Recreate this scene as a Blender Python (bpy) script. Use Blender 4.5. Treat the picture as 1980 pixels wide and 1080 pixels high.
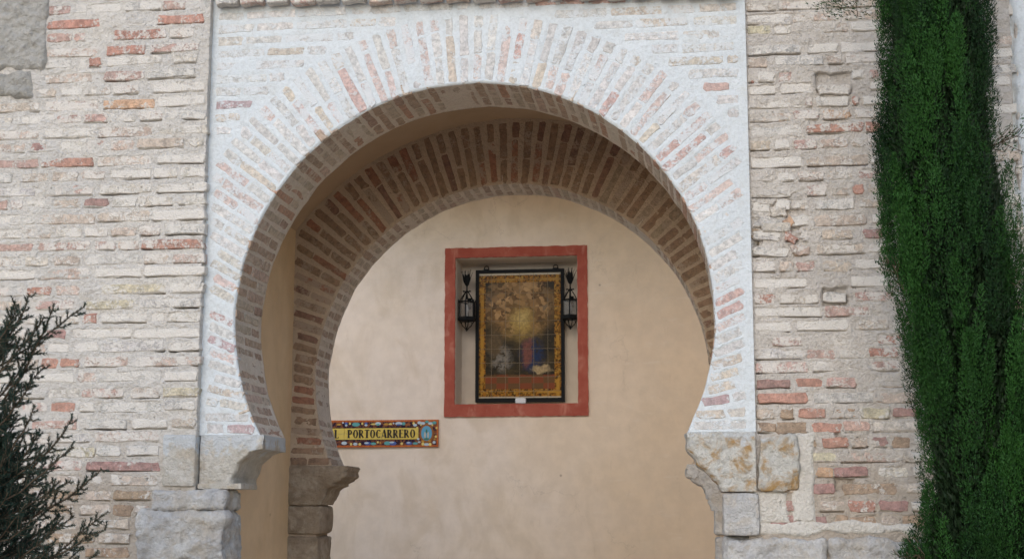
import bpy, math, random
import numpy as np
from mathutils import Matrix, Vector
for o in list(bpy.data.objects): bpy.data.objects.remove(o)
SC = bpy.context.scene
COL = SC.collection
R = math.radians
rnd = random.Random(7)
rng = np.random.default_rng(11)

# ------------------------------------------------------------------ camera, sky, sun, exposure
CX, CH, CD = 1.2011, 1.65, 7.6
cam = bpy.data.cameras.new('camera'); co = bpy.data.objects.new('camera', cam); COL.objects.link(co)
co.location = (CX, -CD, CH); co.rotation_euler = (R(90 + 8.9726), 0, R(7.5223))
cam.lens = 51.818; cam.sensor_width = 36; cam.clip_start = .05; cam.clip_end = 500
cam.dof.use_dof = True; cam.dof.focus_distance = 7.75; cam.dof.aperture_fstop = 8
SC.camera = co
SUN_TO = Vector((-.18, -.85, .52)).normalized()          # from the scene towards the veiled sun
wld = bpy.data.worlds.new('World'); SC.world = wld; wld.use_nodes = True
wn = wld.node_tree; wn.nodes.clear()
sky = wn.nodes.new('ShaderNodeTexSky'); sky.sky_type = 'NISHITA'; sky.sun_disc = False
sky.sun_elevation = math.asin(SUN_TO.z); sky.sun_rotation = math.atan2(SUN_TO.x, SUN_TO.y)
sky.air_density = 1.0; sky.dust_density = 1.0; sky.ozone_density = 1.0
bg = wn.nodes.new('ShaderNodeBackground'); bg.inputs[1].default_value = .15
wo = wn.nodes.new('ShaderNodeOutputWorld')
wn.links.new(sky.outputs[0], bg.inputs[0]); wn.links.new(bg.outputs[0], wo.inputs[0])
sl = bpy.data.lights.new('sun', 'SUN'); sl.energy = .68; sl.angle = R(60); sl.color = (1, .99, .97)
so = bpy.data.objects.new('sun', sl); COL.objects.link(so)
so.rotation_euler = SUN_TO.to_track_quat('Z', 'Y').to_euler(); so.location = SUN_TO * 30
SC.render.engine = 'CYCLES'
vs = SC.view_settings; vs.view_transform = 'Standard'; vs.look = 'None'; vs.gamma = 1; vs.use_curve_mapping = False
vs.exposure = 0.60
SC.cycles.max_bounces = 10; SC.cycles.diffuse_bounces = 8

# ------------------------------------------------------------------ numpy noise
_T = np.random.default_rng(3).random(65536)
def vnoise(x, y, z, seed=0):
    xi, yi, zi = np.floor(x), np.floor(y), np.floor(z)
    fx, fy, fz = x - xi, y - yi, z - zi
    fx, fy, fz = [f*f*(3-2*f) for f in (fx, fy, fz)]
    xi, yi, zi = [v.astype(np.int64) for v in (xi, yi, zi)]
    def h(a, b, c):
        k = (a*73856093) ^ (b*19349663) ^ (c*83492791) ^ (seed*2654435)
        k = (k ^ (k >> 13)) * 1274126177
        return _T[(k ^ (k >> 16)) & 65535]
    r = 0
    for a in (0, 1):
        for b in (0, 1):
            for c in (0, 1):
                r = r + h(xi+a, yi+b, zi+c) * (fx if a else 1-fx)*(fy if b else 1-fy)*(fz if c else 1-fz)
    return r*2 - 1
def fbm(x, y, z, scale, oct=3, seed=0, gain=.5):
    s = 0; a = 1; t = 0
    for o in range(oct):
        k = scale * 2**o
        s = s + a*vnoise(x*k + o*3.7, y*k + o*1.3, z*k + o*7.1, seed+o); t += a; a *= gain
    return s/t
def smooth(a, b, x):
    t = np.clip((x-a)/(b-a), 0, 1); return t*t*(3-2*t)

# ------------------------------------------------------------------ object helpers
def link(name, me, mat=None, parent=None, smooth_=True, kind=None, loc=None):
    o = bpy.data.objects.new(name, me); COL.objects.link(o)
    if mat is not None and len(me.materials) == 0: me.materials.append(mat)
    if parent is not None: o.parent = parent
    if kind: o['kind'] = kind
    if loc is not None: o.location = loc
    return o
def mesh(name, V, F, smooth_=True):
    me = bpy.data.meshes.new(name); me.from_pydata([tuple(v) for v in V], [], [tuple(f) for f in F])
    if smooth_: me.shade_smooth()
    me.update(); return me
def npmesh(name, V, Q, smooth_=True):
    """V (n,3), Q (m,k) index array"""
    V = np.asarray(V, np.float32); Q = np.asarray(Q, np.int32); me = bpy.data.meshes.new(name)
    k = Q.shape[1]
    me.vertices.add(len(V)); me.vertices.foreach_set('co', V.ravel())
    me.loops.add(Q.size); me.loops.foreach_set('vertex_index', Q.ravel())
    me.polygons.add(len(Q)); me.polygons.foreach_set('loop_start', np.arange(0, Q.size, k, dtype=np.int32))
    me.polygons.foreach_set('loop_total', np.full(len(Q), k, np.int32))
    me.update(calc_edges=True); me.validate()
    if smooth_: me.shade_smooth()
    return me
def thing(name, label, cat, loc=(0, 0, 0), group=None):
    o = bpy.data.objects.new(name, None); COL.objects.link(o); o.location = loc; o.empty_display_size = .2
    o['label'] = label; o['category'] = cat
    if group: o['group'] = group
    return o
def tag(o, label, cat, group=None):
    o['label'] = label; o['category'] = cat
    if group: o['group'] = group
    return o
def gridfaces(n, m, flip=False):
    i = np.arange(n*m).reshape(n, m)
    a, b, c, d = i[:-1, :-1].ravel(), i[:-1, 1:].ravel(), i[1:, 1:].ravel(), i[1:, :-1].ravel()
    return np.stack([a, d, c, b] if flip else [a, b, c, d], 1)
class MB:
    def __init__(s): s.V = []; s.F = []
    def add(s, V, F):
        k = len(s.V); s.V += [tuple(v) for v in V]; s.F += [tuple(i+k for i in f) for f in F]; return s
    def box(s, x0, x1, y0, y1, z0, z1):
        V = [(x, y, z) for x in (x0, x1) for y in (y0, y1) for z in (z0, z1)]
        return s.add(V, [(0,1,3,2), (4,6,7,5), (0,4,5,1), (2,3,7,6), (0,2,6,4), (1,5,7,3)])
    def tube(s, pts, rad, n=6, cap=True):
        pts = [Vector(p) for p in pts]
        if not hasattr(rad, '__len__'): rad = [rad]*len(pts)
        V = []; F = []; up = None
        for i, p in enumerate(pts):
            d = (pts[min(i+1, len(pts)-1)] - pts[max(i-1, 0)]).normalized()
            if up is None: up = Vector((0, 0, 1)) if abs(d.z) < .9 else Vector((1, 0, 0))
            a = d.cross(up).normalized(); up = a.cross(d).normalized()
            for k in range(n):
                t = 2*math.pi*k/n; V.append(p + (a*math.cos(t) + up*math.sin(t))*rad[i])
        for i in range(len(pts)-1):
            for k in range(n): F.append((i*n+k, i*n+(k+1)%n, (i+1)*n+(k+1)%n, (i+1)*n+k))
        if cap: F += [tuple(range(n))[::-1], tuple(range((len(pts)-1)*n, len(pts)*n))]
        return s.add(V, F)
    def lathe(s, prof, n=12, c=(0, 0, 0), ph=0):
        V = []; F = []
        for r, z in prof:
            for k in range(n):
                t = 2*math.pi*k/n + ph; V.append((c[0]+r*math.cos(t), c[1]+r*math.sin(t), c[2]+z))
        for i in range(len(prof)-1):
            for k in range(n): F.append((i*n+k, i*n+(k+1)%n, (i+1)*n+(k+1)%n, (i+1)*n+k))
        F += [tuple(range(n))[::-1], tuple(range((len(prof)-1)*n, len(prof)*n))]
        return s.add(V, F)
    def build(s, name, mat, parent=None, sm=False, kind=None):
        return link(name, mesh(name, s.V, s.F, sm), mat, parent, kind=kind)

# ------------------------------------------------------------------ material helpers
class NT:
    def __init__(s, name):
        s.m = bpy.data.materials.new(name); s.m.use_nodes = True; s.t = s.m.node_tree; s.n = s.t.nodes
        s.b = s.n['Principled BSDF']; s.b.inputs['Specular IOR Level'].default_value = .25
    def L(s, a, b): s.t.links.new(a, b)
    def put(s, inp, v):
        if hasattr(v, 'links') or hasattr(v, 'is_linked'): s.L(v, inp)
        elif hasattr(v, '__len__'): inp.default_value = (*v, 1) if len(v) == 3 and inp.type == 'RGBA' else v
        else: inp.default_value = v
    def pos(s):
        g = s.n.new('ShaderNodeNewGeometry'); return g.outputs['Position']
    def objco(s):
        g = s.n.new('ShaderNodeTexCoord'); return g.outputs['Object']
    def scale(s, v, sc):
        m = s.n.new('ShaderNodeMapping'); s.L(v, m.inputs[0]); m.inputs['Scale'].default_value = sc; return m.outputs[0]
    def noise(s, v, sc, det=4, rough=.55, dist=0, col=False):
        n = s.n.new('ShaderNodeTexNoise'); s.L(v, n.inputs['Vector']); n.inputs['Scale'].default_value = sc
        n.inputs['Detail'].default_value = det; n.inputs['Roughness'].default_value = rough; n.inputs['Distortion'].default_value = dist
        return n.outputs['Color' if col else 'Fac']
    def vor(s, v, sc, feat='F1'):
        n = s.n.new('ShaderNodeTexVoronoi'); n.feature = feat; s.L(v, n.inputs['Vector']); n.inputs['Scale'].default_value = sc
        return n.outputs['Distance']
    def mr(s, v, a, b, c=0., d=1., sm=True):
        n = s.n.new('ShaderNodeMapRange'); n.interpolation_type = 'SMOOTHSTEP' if sm else 'LINEAR'
        for i, x in enumerate((v, a, b, c, d)): s.put(n.inputs[i], x)
        return n.outputs[0]
    def ma(s, op, a, b=0., c=0.):
        n = s.n.new('ShaderNodeMath'); n.operation = op
        s.put(n.inputs[0], a); s.put(n.inputs[1], b); s.put(n.inputs[2], c); return n.outputs[0]
    def mix(s, f, a, b, mode='MIX'):
        n = s.n.new('ShaderNodeMix'); n.data_type = 'RGBA'; n.blend_type = mode
        s.put(n.inputs[0], f); s.put(n.inputs[6], a); s.put(n.inputs[7], b); return n.outputs[2]
    def sep(s, v):
        n = s.n.new('ShaderNodeSeparateXYZ'); s.L(v, n.inputs[0]); return n.outputs
    def out(s, col, rough=.9, bump=None, dist=.003, strength=1.):
        s.put(s.b.inputs['Base Color'], col); s.put(s.b.inputs['Roughness'], rough)
        if bump is not None:
            n = s.n.new('ShaderNodeBump'); n.inputs['Strength'].default_value = strength; n.inputs['Distance'].default_value = dist
            s.L(bump, n.inputs['Height']); s.L(n.outputs[0], s.b.inputs['Normal'])
        return s.m

def lime_mat(name, a, b, stain, stain_amt=.35, pits=.5, dist=.011, damp=False):
    t = NT(name); p = t.pos()
    c = t.mix(t.mr(t.noise(p, 3.0, 5), .35, .65), a, b)
    c = t.mix(t.ma('MULTIPLY', t.mr(t.noise(p, 9, 6, .65), .5, .75), stain_amt), c, stain)
    c = t.mix(t.mr(t.noise(p, 55, 5, .7), .42, .72, 0, .24), c, tuple(v*.55 for v in stain))
    c = t.mix(t.mr(t.noise(p, 24, 5, .65), .50, .68, 0, .35), c, tuple(min(.8, v*1.12) for v in a))
    if damp:      # rising damp stains the foot of the wall brown
        k = t.ma('ADD', t.sep(p)[2], t.ma('MULTIPLY', t.ma('SUBTRACT', t.noise(p, 5, 6, .65), .5), 1.1))
        c = t.mix(t.mr(k, 2.15, 1.65, 0, .6), c, (.42, .34, .26))
    pit = t.mr(t.noise(p, 45, 4, .6), .66, .74)
    c = t.mix(t.ma('MULTIPLY', pit, pits), c, (.16, .13, .11))
    h = t.ma('ADD', t.noise(p, 110, 5, .68), t.ma('MULTIPLY', t.noise(p, 40, 5, .65), 2.2))
    h = t.ma('SUBTRACT', h, t.ma('MULTIPLY', pit, .8))
    return t.out(c, .93, h, dist)

def brick_mat(name, lime, dist=.008, veil=.1, pits=.45):
    """brick colour per object (object colour), limewash cover by object alpha"""
    t = NT(name); p = t.pos(); oi = t.n.new('ShaderNodeObjectInfo')
    v = t.mr(t.noise(p, 34, 6, .68), .3, .7, .62, 1.28)
    mul = t.n.new('ShaderNodeVectorMath'); mul.operation = 'SCALE'; t.L(oi.outputs['Color'], mul.inputs[0]); t.L(v, mul.inputs['Scale'])
    n = t.ma('ADD', t.ma('MULTIPLY', t.noise(p, 14, 5, .65), .65), t.ma('MULTIPLY', t.noise(p, 75, 3, .6), .35))
    th = t.ma('SUBTRACT', .72, t.ma('MULTIPLY', oi.outputs['Alpha'], .44))
    m = t.mr(t.ma('SUBTRACT', n, th), -.05, .05)
    c = t.mix(t.ma('MULTIPLY', m, .9), mul.outputs[0], lime)
    c = t.mix(t.mr(t.noise(p, 6, 4), .3, .7, veil*.6, veil*1.4), c, lime)
    pit = t.mr(t.noise(p, 60, 4, .6), .66, .75)
    c = t.mix(t.ma('MULTIPLY', pit, pits), c, (.14, .11, .09))
    h = t.ma('ADD', t.noise(p, 120, 4, .65), t.ma('MULTIPLY', t.noise(p, 30, 4), 1.3))
    h = t.ma('ADD', h, t.ma('SUBTRACT', t.ma('MULTIPLY', m, .5), pit))
    return t.out(c, .92, h, dist)

def stone_mat(name, a, b, stain, amt, lo=.48, hi=.62, sc=9, coat=None):
    t = NT(name); p = t.pos()
    c = t.mix(t.mr(t.noise(p, 5, 6, .6), .35, .65), a, b)
    c = t.mix(t.ma('MULTIPLY', t.mr(t.noise(p, sc, 5, .6, .6), lo, hi), amt), c, stain)
    pit = t.mr(t.noise(p, 38, 5, .65), .6, .7)
    c = t.mix(t.ma('MULTIPLY', pit, .32), c, (.20, .165, .13))
    c = t.mix(t.mr(t.noise(p, 30, 5, .7), .40, .70, 0, .4), c, tuple(v*.6 for v in b))
    if coat:
        k = t.ma('ADD', t.sep(p)[2], t.ma('MULTIPLY', t.ma('SUBTRACT', t.noise(p, 12, 5, .65), .5), .35))
        c = t.mix(t.mr(k, coat, coat+.05, 0, .9), c, (.63, .655, .675))
    h = t.ma('ADD', t.noise(p, 90, 5, .7), t.ma('MULTIPLY', t.noise(p, 22, 6, .65), 2.4))
    return t.out(c, .92, h, .016)

M = {}
M['lime_wall'] = lime_mat('lime mortar cream', (.70, .66, .61), (.63, .60, .565), (.50, .44, .37), .4, .5, damp=True)
M['lime_wall_r'] = lime_mat('lime mortar weathered', (.67, .62, .565), (.58, .535, .49), (.48, .41, .34), .55, .6, damp=True)
M['lime_arch'] = lime_mat('whitewash', (.625, .662, .69), (.59, .628, .655), (.49, .485, .455), .55, .25, .0036)
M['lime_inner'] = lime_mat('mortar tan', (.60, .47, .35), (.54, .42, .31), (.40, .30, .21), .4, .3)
M['lime_soffit'] = lime_mat('mortar soffit', (.80, .71, .62), (.74, .65, .55), (.42, .33, .25), .4, .3)
M['brick_wall'] = brick_mat('brick limed', (.69, .65, .60), veil=.10)
M['brick_arch'] = brick_mat('brick whitewashed', (.615, .64, .66), .0042, .15, .28)
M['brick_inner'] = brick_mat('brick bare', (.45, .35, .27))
M['brick_soffit'] = brick_mat('brick soffit', (.66, .57, .48), veil=.15, pits=.3)
M['render_grey'] = stone_mat('grey rough render', (.52, .50, .465), (.43, .415, .385), (.57, .545, .50), .2)
M['stone_pale'] = stone_mat('pale limestone', (.70, .66, .60), (.60, .56, .49), (.50, .38, .24), .4, coat=1.97)
M['stone_grey'] = stone_mat('blue grey limestone', (.74, .72, .69), (.56, .55, .545), (.56, .48, .38), .5)
M['lime_patch'] = lime_mat('pale pointing', (.74, .70, .64), (.68, .64, .58), (.54, .47, .39), .35, .4)
M['stone_lichen'] = stone_mat('limestone with orange lichen', (.72, .70, .65), (.60, .575, .52), (.46, .27, .09), .95, .44, .66, 12, coat=2.005)
M['stone_brown'] = stone_mat('brown weathered stone', (.46, .37, .28), (.32, .25, .18), (.56, .47, .37), .6)

def plaster_mat(name, a, b, c2, amt=.5, bump=.0025, spots=True, ochre=0., cracks=False):
    t = NT(name); p = t.pos()
    q = t.scale(p, (1, 1, .6))
    c = t.mix(t.mr(t.noise(p, .55, 5, .6, .5), .36, .64), a, b)
    c = t.mix(t.ma('MULTIPLY', t.mr(t.ma('ADD', t.sep(p)[0], t.ma('MULTIPLY', t.noise(p, 1.2, 4), 1.6)), -.6, 2.2), ochre), c, (.64, .46, .27))
    c = t.mix(t.ma('MULTIPLY', t.mr(t.noise(q, 2.2, 7, .62, .8), .46, .66), amt), c, c2)
    c = t.mix(t.mr(t.noise(p, 7, 6, .6), .3, .7, 0, .16), c, (.36, .27, .19))
    if cracks:
        wv = t.n.new('ShaderNodeVectorMath'); wv.operation = 'ADD'; t.L(p, wv.inputs[0]); t.L(t.scale(t.noise(p, 3, 5, .65, 0, True), (.5, .5, .5)), wv.inputs[1])
        k = t.ma('MULTIPLY', t.mr(t.vor(wv.outputs[0], 1.1, 'DISTANCE_TO_EDGE'), .002, .008, 1, 0), t.mr(t.noise(p, .9, 2), .50, .60))
        c = t.mix(t.ma('MULTIPLY', k, .2), c, (.34, .25, .17))
        c = t.mix(t.mr(t.noise(t.scale(p, (1.2, 1, 6)), 2.5, 6, .7, .4), .56, .72, 0, .22), c, (.80, .72, .62))
        c = t.mix(t.mr(t.noise(t.scale(p, (5, 1, 1)), 3, 6, .7, .3), .60, .74, 0, .25), c, (.50, .37, .24))
    if spots:
        s = t.mr(t.vor(p, 1.7), .012, .03, 1, 0)
        c = t.mix(t.ma('MULTIPLY', s, .5), c, (.2, .12, .08))
    h = t.ma('ADD', t.noise(p, 12, 6, .6), t.ma('MULTIPLY', t.noise(p, 60, 4), .25))
    return t.out(c, .9, h, bump)
M['plaster_rear'] = plaster_mat('aged plaster', (.81, .685, .565), (.82, .68, .53), (.66, .52, .37), .5, ochre=.65, cracks=True)
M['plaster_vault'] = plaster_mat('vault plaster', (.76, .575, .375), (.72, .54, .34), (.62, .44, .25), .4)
M['plaster_ceiling_shade'] = plaster_mat('vault plaster darkened for shade', (.50, .375, .26), (.46, .34, .23), (.40, .29, .18), .4)  # ceiling plaster coloured darker to stand in for the shade under the vault
M['plaster_niche'] = plaster_mat('niche plaster', (.68, .58, .46), (.64, .54, .42), (.50, .40, .30), .3, spots=False)
def red_mat():
    t = NT('red ochre paint'); p = t.pos()
    c = t.mix(t.mr(t.noise(p, 5, 6, .6), .35, .65), (.40, .105, .065), (.33, .07, .043))
    c = t.mix(t.mr(t.noise(t.scale(p, (1, 1, .5)), 9, 5, .6, .5), .52, .72, 0, .7), c, (.52, .22, .15))
    return t.out(c, .85, t.noise(p, 30, 5), .002)
M['red'] = red_mat()
def plain(name, col, rough=.6, metal=0, spec=.3, var=.12):
    t = NT(name); p = t.pos()
    c = t.mix(t.mr(t.noise(p, 25, 4), .3, .7, 0, var), col, tuple(x*.45 for x in col))
    t.b.inputs['Metallic'].default_value = metal; t.b.inputs['Specular IOR Level'].default_value = spec
    return t.out(c, rough)
M['iron'] = plain('black wrought iron', (.010, .010, .010), .6, 0, .12)
M['white_plastic'] = plain('white plastic', (.62, .62, .60), .4, 0, .5, .05)
M['bulb'] = plain('frosted bulb', (.75, .74, .70), .3, 0, .5, .03)
def glass_mat():
    t = NT('dusty lantern glass'); t.b.inputs['Alpha'].default_value = .2; t.b.inputs['Specular IOR Level'].default_value = .5
    return t.out((.34, .30, .25), .15)
M['glass'] = glass_mat()
def ground_mat():
    t = NT('paving'); p = t.pos()
    c = t.mix(t.mr(t.noise(p, 1.5, 6), .3, .7), (.62, .50, .37), (.54, .435, .32))
    return t.out(c, .9, t.noise(p, 20, 5), .006)
M['ground'] = ground_mat()

# ------------------------------------------------------------------ brick meshes
def brick_variant(L, h, seed):
    """irregular worn brick, unit length and height; local X along, Z up, front towards -Y"""
    r = random.Random(seed); a = L/2; b = h/2; c = h*r.uniform(.06, .22)
    base = [(-a, -b+c), (-a+c*1.2, -b), (-a*.3, -b), (a*.35, -b), (a-c*1.2, -b), (a, -b+c), (a, b-c), (a-c*1.2, b), (a*.3, b), (-a*.35, b), (-a+c*1.2, b), (-a, b-c)]
    N = len(base); V = []; F = []
    j = h*.10
    out = [(x + r.uniform(-j, j)*1.6, z + r.uniform(-j, j)) for x, z in base]
    inn = [(x - math.copysign(min(.0035, abs(x)), x), z - math.copysign(.0035, z)) for x, z in out]
    for x, z in inn: V.append((x, r.uniform(-.0008, .0008), z))
    for x, z in out: V.append((x, .006 + r.uniform(-.001, .001), z))
    for x, z in out: V.append((x, .06, z))
    V.append((r.uniform(-.2, .2)*L, -.0008, 0))
    for i in range(N):
        k = (i+1) % N
        F.append((3*N, i, k)); F.append((i, N+i, N+k, k)); F.append((N+i, 2*N+i, 2*N+k, N+k))
    # normals outwards to -Y
    me = mesh('brick', V, [f[::-1] for f in F], False)
    return me
# sharp outline check happens through the bevel ring; three length classes
CLS = {}
for ci, L in enumerate((.07, .14, .21, .28)):
    CLS[L] = [brick_variant(L, .046, 100*ci+k) for k in range(9)]
def with_mat(mat):
    """variant meshes sharing one material"""
    d = {}
    for L, ms in CLS.items():
        d[L] = []
        for me in ms:
            c = me.copy(); c.materials.append(mat); d[L].append(c)
    return d
KIT = {k: with_mat(M[k]) for k in ('brick_wall', 'brick_arch', 'brick_inner', 'brick_soffit')}
PAL = {'r': (.46, .235, .175), 'p': (.51, .335, .285), 'q': (.56, .43, .36), 'o': (.55, .35, .22), 't': (.55, .455, .375), 'c': (.61, .555, .48),
       'g': (.53, .505, .48), 'w': (.62, .575, .52), 'b': (.37, .26, .175), 'y': (.57, .51, .37), 'd': (.36, .205, .18)}
COVER = {'r': .40, 'p': .50, 'q': .58, 'o': .4, 't': .5, 'c': .6, 'g': .6, 'w': .85, 'b': .35, 'y': .42, 'd': .34}
def jit(c, r, a=.09):
    k = 1 + r.uniform(-a, a); return tuple(max(0, v*k*(1 + r.uniform(-.015, .015))) for v in c)
def place(kit, name, parent, c, u, n, L, h, key, r, proud=.0, cover=None, tint=None):
    """one brick: centre of its face c, length direction u, outward normal n"""
    cl = min(CLS, key=lambda q: abs(q - L)); me = r.choice(KIT[kit][cl])
    u = Vector(u).normalized(); n = Vector(n).normalized(); v = n.cross(u)
    mt = Matrix((u, -n, v)).transposed().to_4x4()
    if r.random() < .5: mt = mt @ Matrix.Rotation(math.pi, 4, 'Y')
    o = bpy.data.objects.new(name, me); COL.objects.link(o); o.parent = parent
    o.matrix_world = Matrix.Translation(Vector(c) + n*proud) @ mt @ Matrix.Diagonal((L/cl, 1, h/.046, 1))
    col = jit(tint or PAL[key], r); o.color = (*col, max(0, min(1, (COVER[key] if cover is None else cover) + r.uniform(-.12, .12))))
    return o

def join_mesh(name, objs, mat, parent, kind='stuff'):
    """many small bricks as one mesh"""
    V = []; Q = []; k = 0
    for o in objs:
        me = o.data; mw = o.matrix_world
        V += [tuple(mw @ v.co) for v in me.vertices]; Q += [tuple(i+k for i in p.vertices) for p in me.polygons]; k += len(me.vertices)
        col = tuple(o.color)
    for o in objs: bpy.data.objects.remove(o)
    if not V: return None
    j = link(name, mesh(name, V, Q), mat, parent, kind=kind); j.color = (.56, .49, .42, .55); return j

# ------------------------------------------------------------------ ground and the body of the gate
g = link('ground', mesh('ground', [(-120, -120, 0), (120, -120, 0), (120, 120, 0), (-120, 120, 0)], [(0, 1, 2, 3)]), M['ground']); g['kind'] = 'structure'

g = link('court_bounce_sheet', mesh('court_bounce_sheet', [(-14, 2.06, .02), (4.2, 2.06, .02), (4.2, 7.55, .02), (-14, 7.55, .02)], [(0, 1, 2, 3)]), lime_mat('pale bounce sheet', (.76, .65, .50), (.70, .59, .45), (.52, .43, .32))); g['kind'] = 'structure'; g['label'] = 'unseen pale sheet on the court ground, added to bounce light onto the rear wall'  # unseen pale sheet, added to brighten the foot of the rear wall
XL, XR = -1.47, 1.425
wall_l = thing('brick_wall', 'pale limewashed brick wall with a patch of grey render, behind the spiky conifer', 'wall', (-3, 0, 0), 'brick walls beside the arch')
wall_r = thing('brick_wall', 'weathered brick wall with small holes and redder lower courses, behind the cypress', 'wall', (3, 0, 0), 'brick walls beside the arch')
arch_f = thing('horseshoe_arch', 'whitewashed brick horseshoe arch facing the viewer, set in a white panel', 'arch', (0, 0, 0), 'horseshoe arches of the gateway')
arch_b = thing('horseshoe_arch', 'darker bare brick horseshoe arch deep inside the passage', 'arch', (0, 1.7, 0), 'horseshoe arches of the gateway')
vault = thing('passage_vault', 'plain plaster vault and side walls between the two brick arches', 'vault', (0, 1, 0))
def par(o, p):
    o.parent = p; o.matrix_parent_inverse = Matrix.Translation(-p.location); return o
for p in (wall_l, wall_r, arch_f, arch_b, vault):
    p.location = (0, 0, 0)            # parts are modelled in world coordinates; bases stay at the gate's foot

MB().box(-9, XL-.02, .03, 2.04, 0, 4.95).build('core', M['lime_wall'], wall_l)
MB().box(1.49, 9, .05, 2.04, 0, 4.95).build('core', M['lime_wall_r'], wall_r)
MB().box(XL-.019, 1.489, .06, .47, 4.5, 4.95).box(XL-.019, 1.489, 1.66, 2.03, 4.27, 4.95).box(XL-.019, 1.489, .47, 1.66, 4.5, 4.95).build('core', M['lime_arch'], arch_f)

def axis(a, b, step, lo, hi, coarse=.25):
    """fine steps inside a..b, coarse ones out to lo..hi"""
    f = np.arange(a, b+step/2, step); l = np.arange(a-coarse, lo-coarse, -coarse)[::-1] if lo < a else []; h = np.arange(f[-1]+coarse, hi+coarse, coarse) if hi > b else []
    return np.concatenate([l, f, h])

def wall_sheet(name, xs, zs, y0, hfun, mat, parent, closed=None):
    X, Z = np.meshgrid(xs, zs); h = hfun(X, Z); V = np.stack([X, y0 - h, Z], -1)
    if closed == 'R':       # return at the right-hand edge
        e = V[:, -1:, :].copy(); parts = [V]
        for d in (.012, .03, .07, .12):
            q = e.copy(); q[..., 1] = y0 + d - .006; q[..., 0] = e[..., 0] + fbm(q[..., 0], q[..., 1], q[..., 2], 30, 3, 9)*.006; parts.append(q)
        V = np.concatenate(parts, 1)
    n, m = V.shape[:2]
    return link(name, npmesh(name, V.reshape(-1, 3), gridfaces(n, m)), mat, parent)

def sink(X, Z, h, lst, seed, rag=.0055, dz=.0025):
    """lower the mortar over every brick, with a ragged lip, so each brick shows its whole broken outline"""
    for (cx, cz, ux, uz, L, hh, q) in lst:
        r_ = L/2 + .03
        if X.ndim == 2 and getattr(sink, 'xs', None) is not None:
            i0, i1 = np.searchsorted(sink.xs, [cx-r_, cx+r_]); j0, j1 = np.searchsorted(sink.zs, [cz-.06, cz+.06]); idx = (slice(j0, j1), slice(i0, i1))
        else:
            idx = np.nonzero((np.abs(X-cx) < r_) & (np.abs(Z-cz) < r_))
        x, z = X[idx] - cx, Z[idx] - cz
        if x.size == 0: continue
        u = np.abs(x*ux + z*uz); v = np.abs(-x*uz + z*ux)
        d = np.minimum(L/2 - u, hh/2 - v) + rag*fbm(X[idx], Z[idx], Z[idx]*0+seed, 45, 3, seed, .65)*1.6
        k = smooth(-.0035, .0035, d)
        h[idx] = h[idx]*(1-k) + np.minimum(h[idx], q - dz)*k
    return h
FOOT_L, FOOT_R, FOOT_F, FOOT_B, FOOT_SF, FOOT_SB = [], [], [], [], [], []
# ---- left wall
YL = -.045
CARVE_L, CARVE_R = [], []
def carve(X, Z, h, xs, zs, lst):
    """dark cracks: narrow grooves raked out under (and beside) single bricks"""
    for x0, x1, zb, q, sd in lst:
        i0, i1 = np.searchsorted(xs, [x0, x1]); j0, j1 = np.searchsorted(zs, [zb-.016, zb+.016])
        if i1 - i0 < 2 or j1 - j0 < 2: continue
        xx, zz = X[j0:j1, i0:i1], Z[j0:j1, i0:i1]
        w = vnoise(xx*24, xx*0+sd, xx*0, 5); w2 = vnoise(xx*9, xx*0+sd, xx*0, 6)
        h[j0:j1, i0:i1] -= q*np.exp(-((zz - zb - w*.003)/.0036)**2)*np.clip(.55 + 1.3*w2, 0, 1.2)
    return h
def both(X, Z, h, xs, zs, cl, fl, seed):
    sink.xs, sink.zs = xs, zs; h = sink(X, Z, h, fl, seed); sink.xs = None
    return carve(X, Z, h, xs, zs, cl)
def h_left(X, Z):
    Y = np.zeros_like(X)
    h = fbm(X, Y, Z, 8, 2, 1)*.005 + fbm(X, Y, Z, 28, 4, 2, .72)*.0088
    h = h - smooth(.25, .6, fbm(X, Y, Z, 3, 3, 5))*.004
    h = h - smooth(1.95, 1.6, Z)*.003*(1+fbm(X, Y, Z, 14, 2, 8))
    return h
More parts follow.
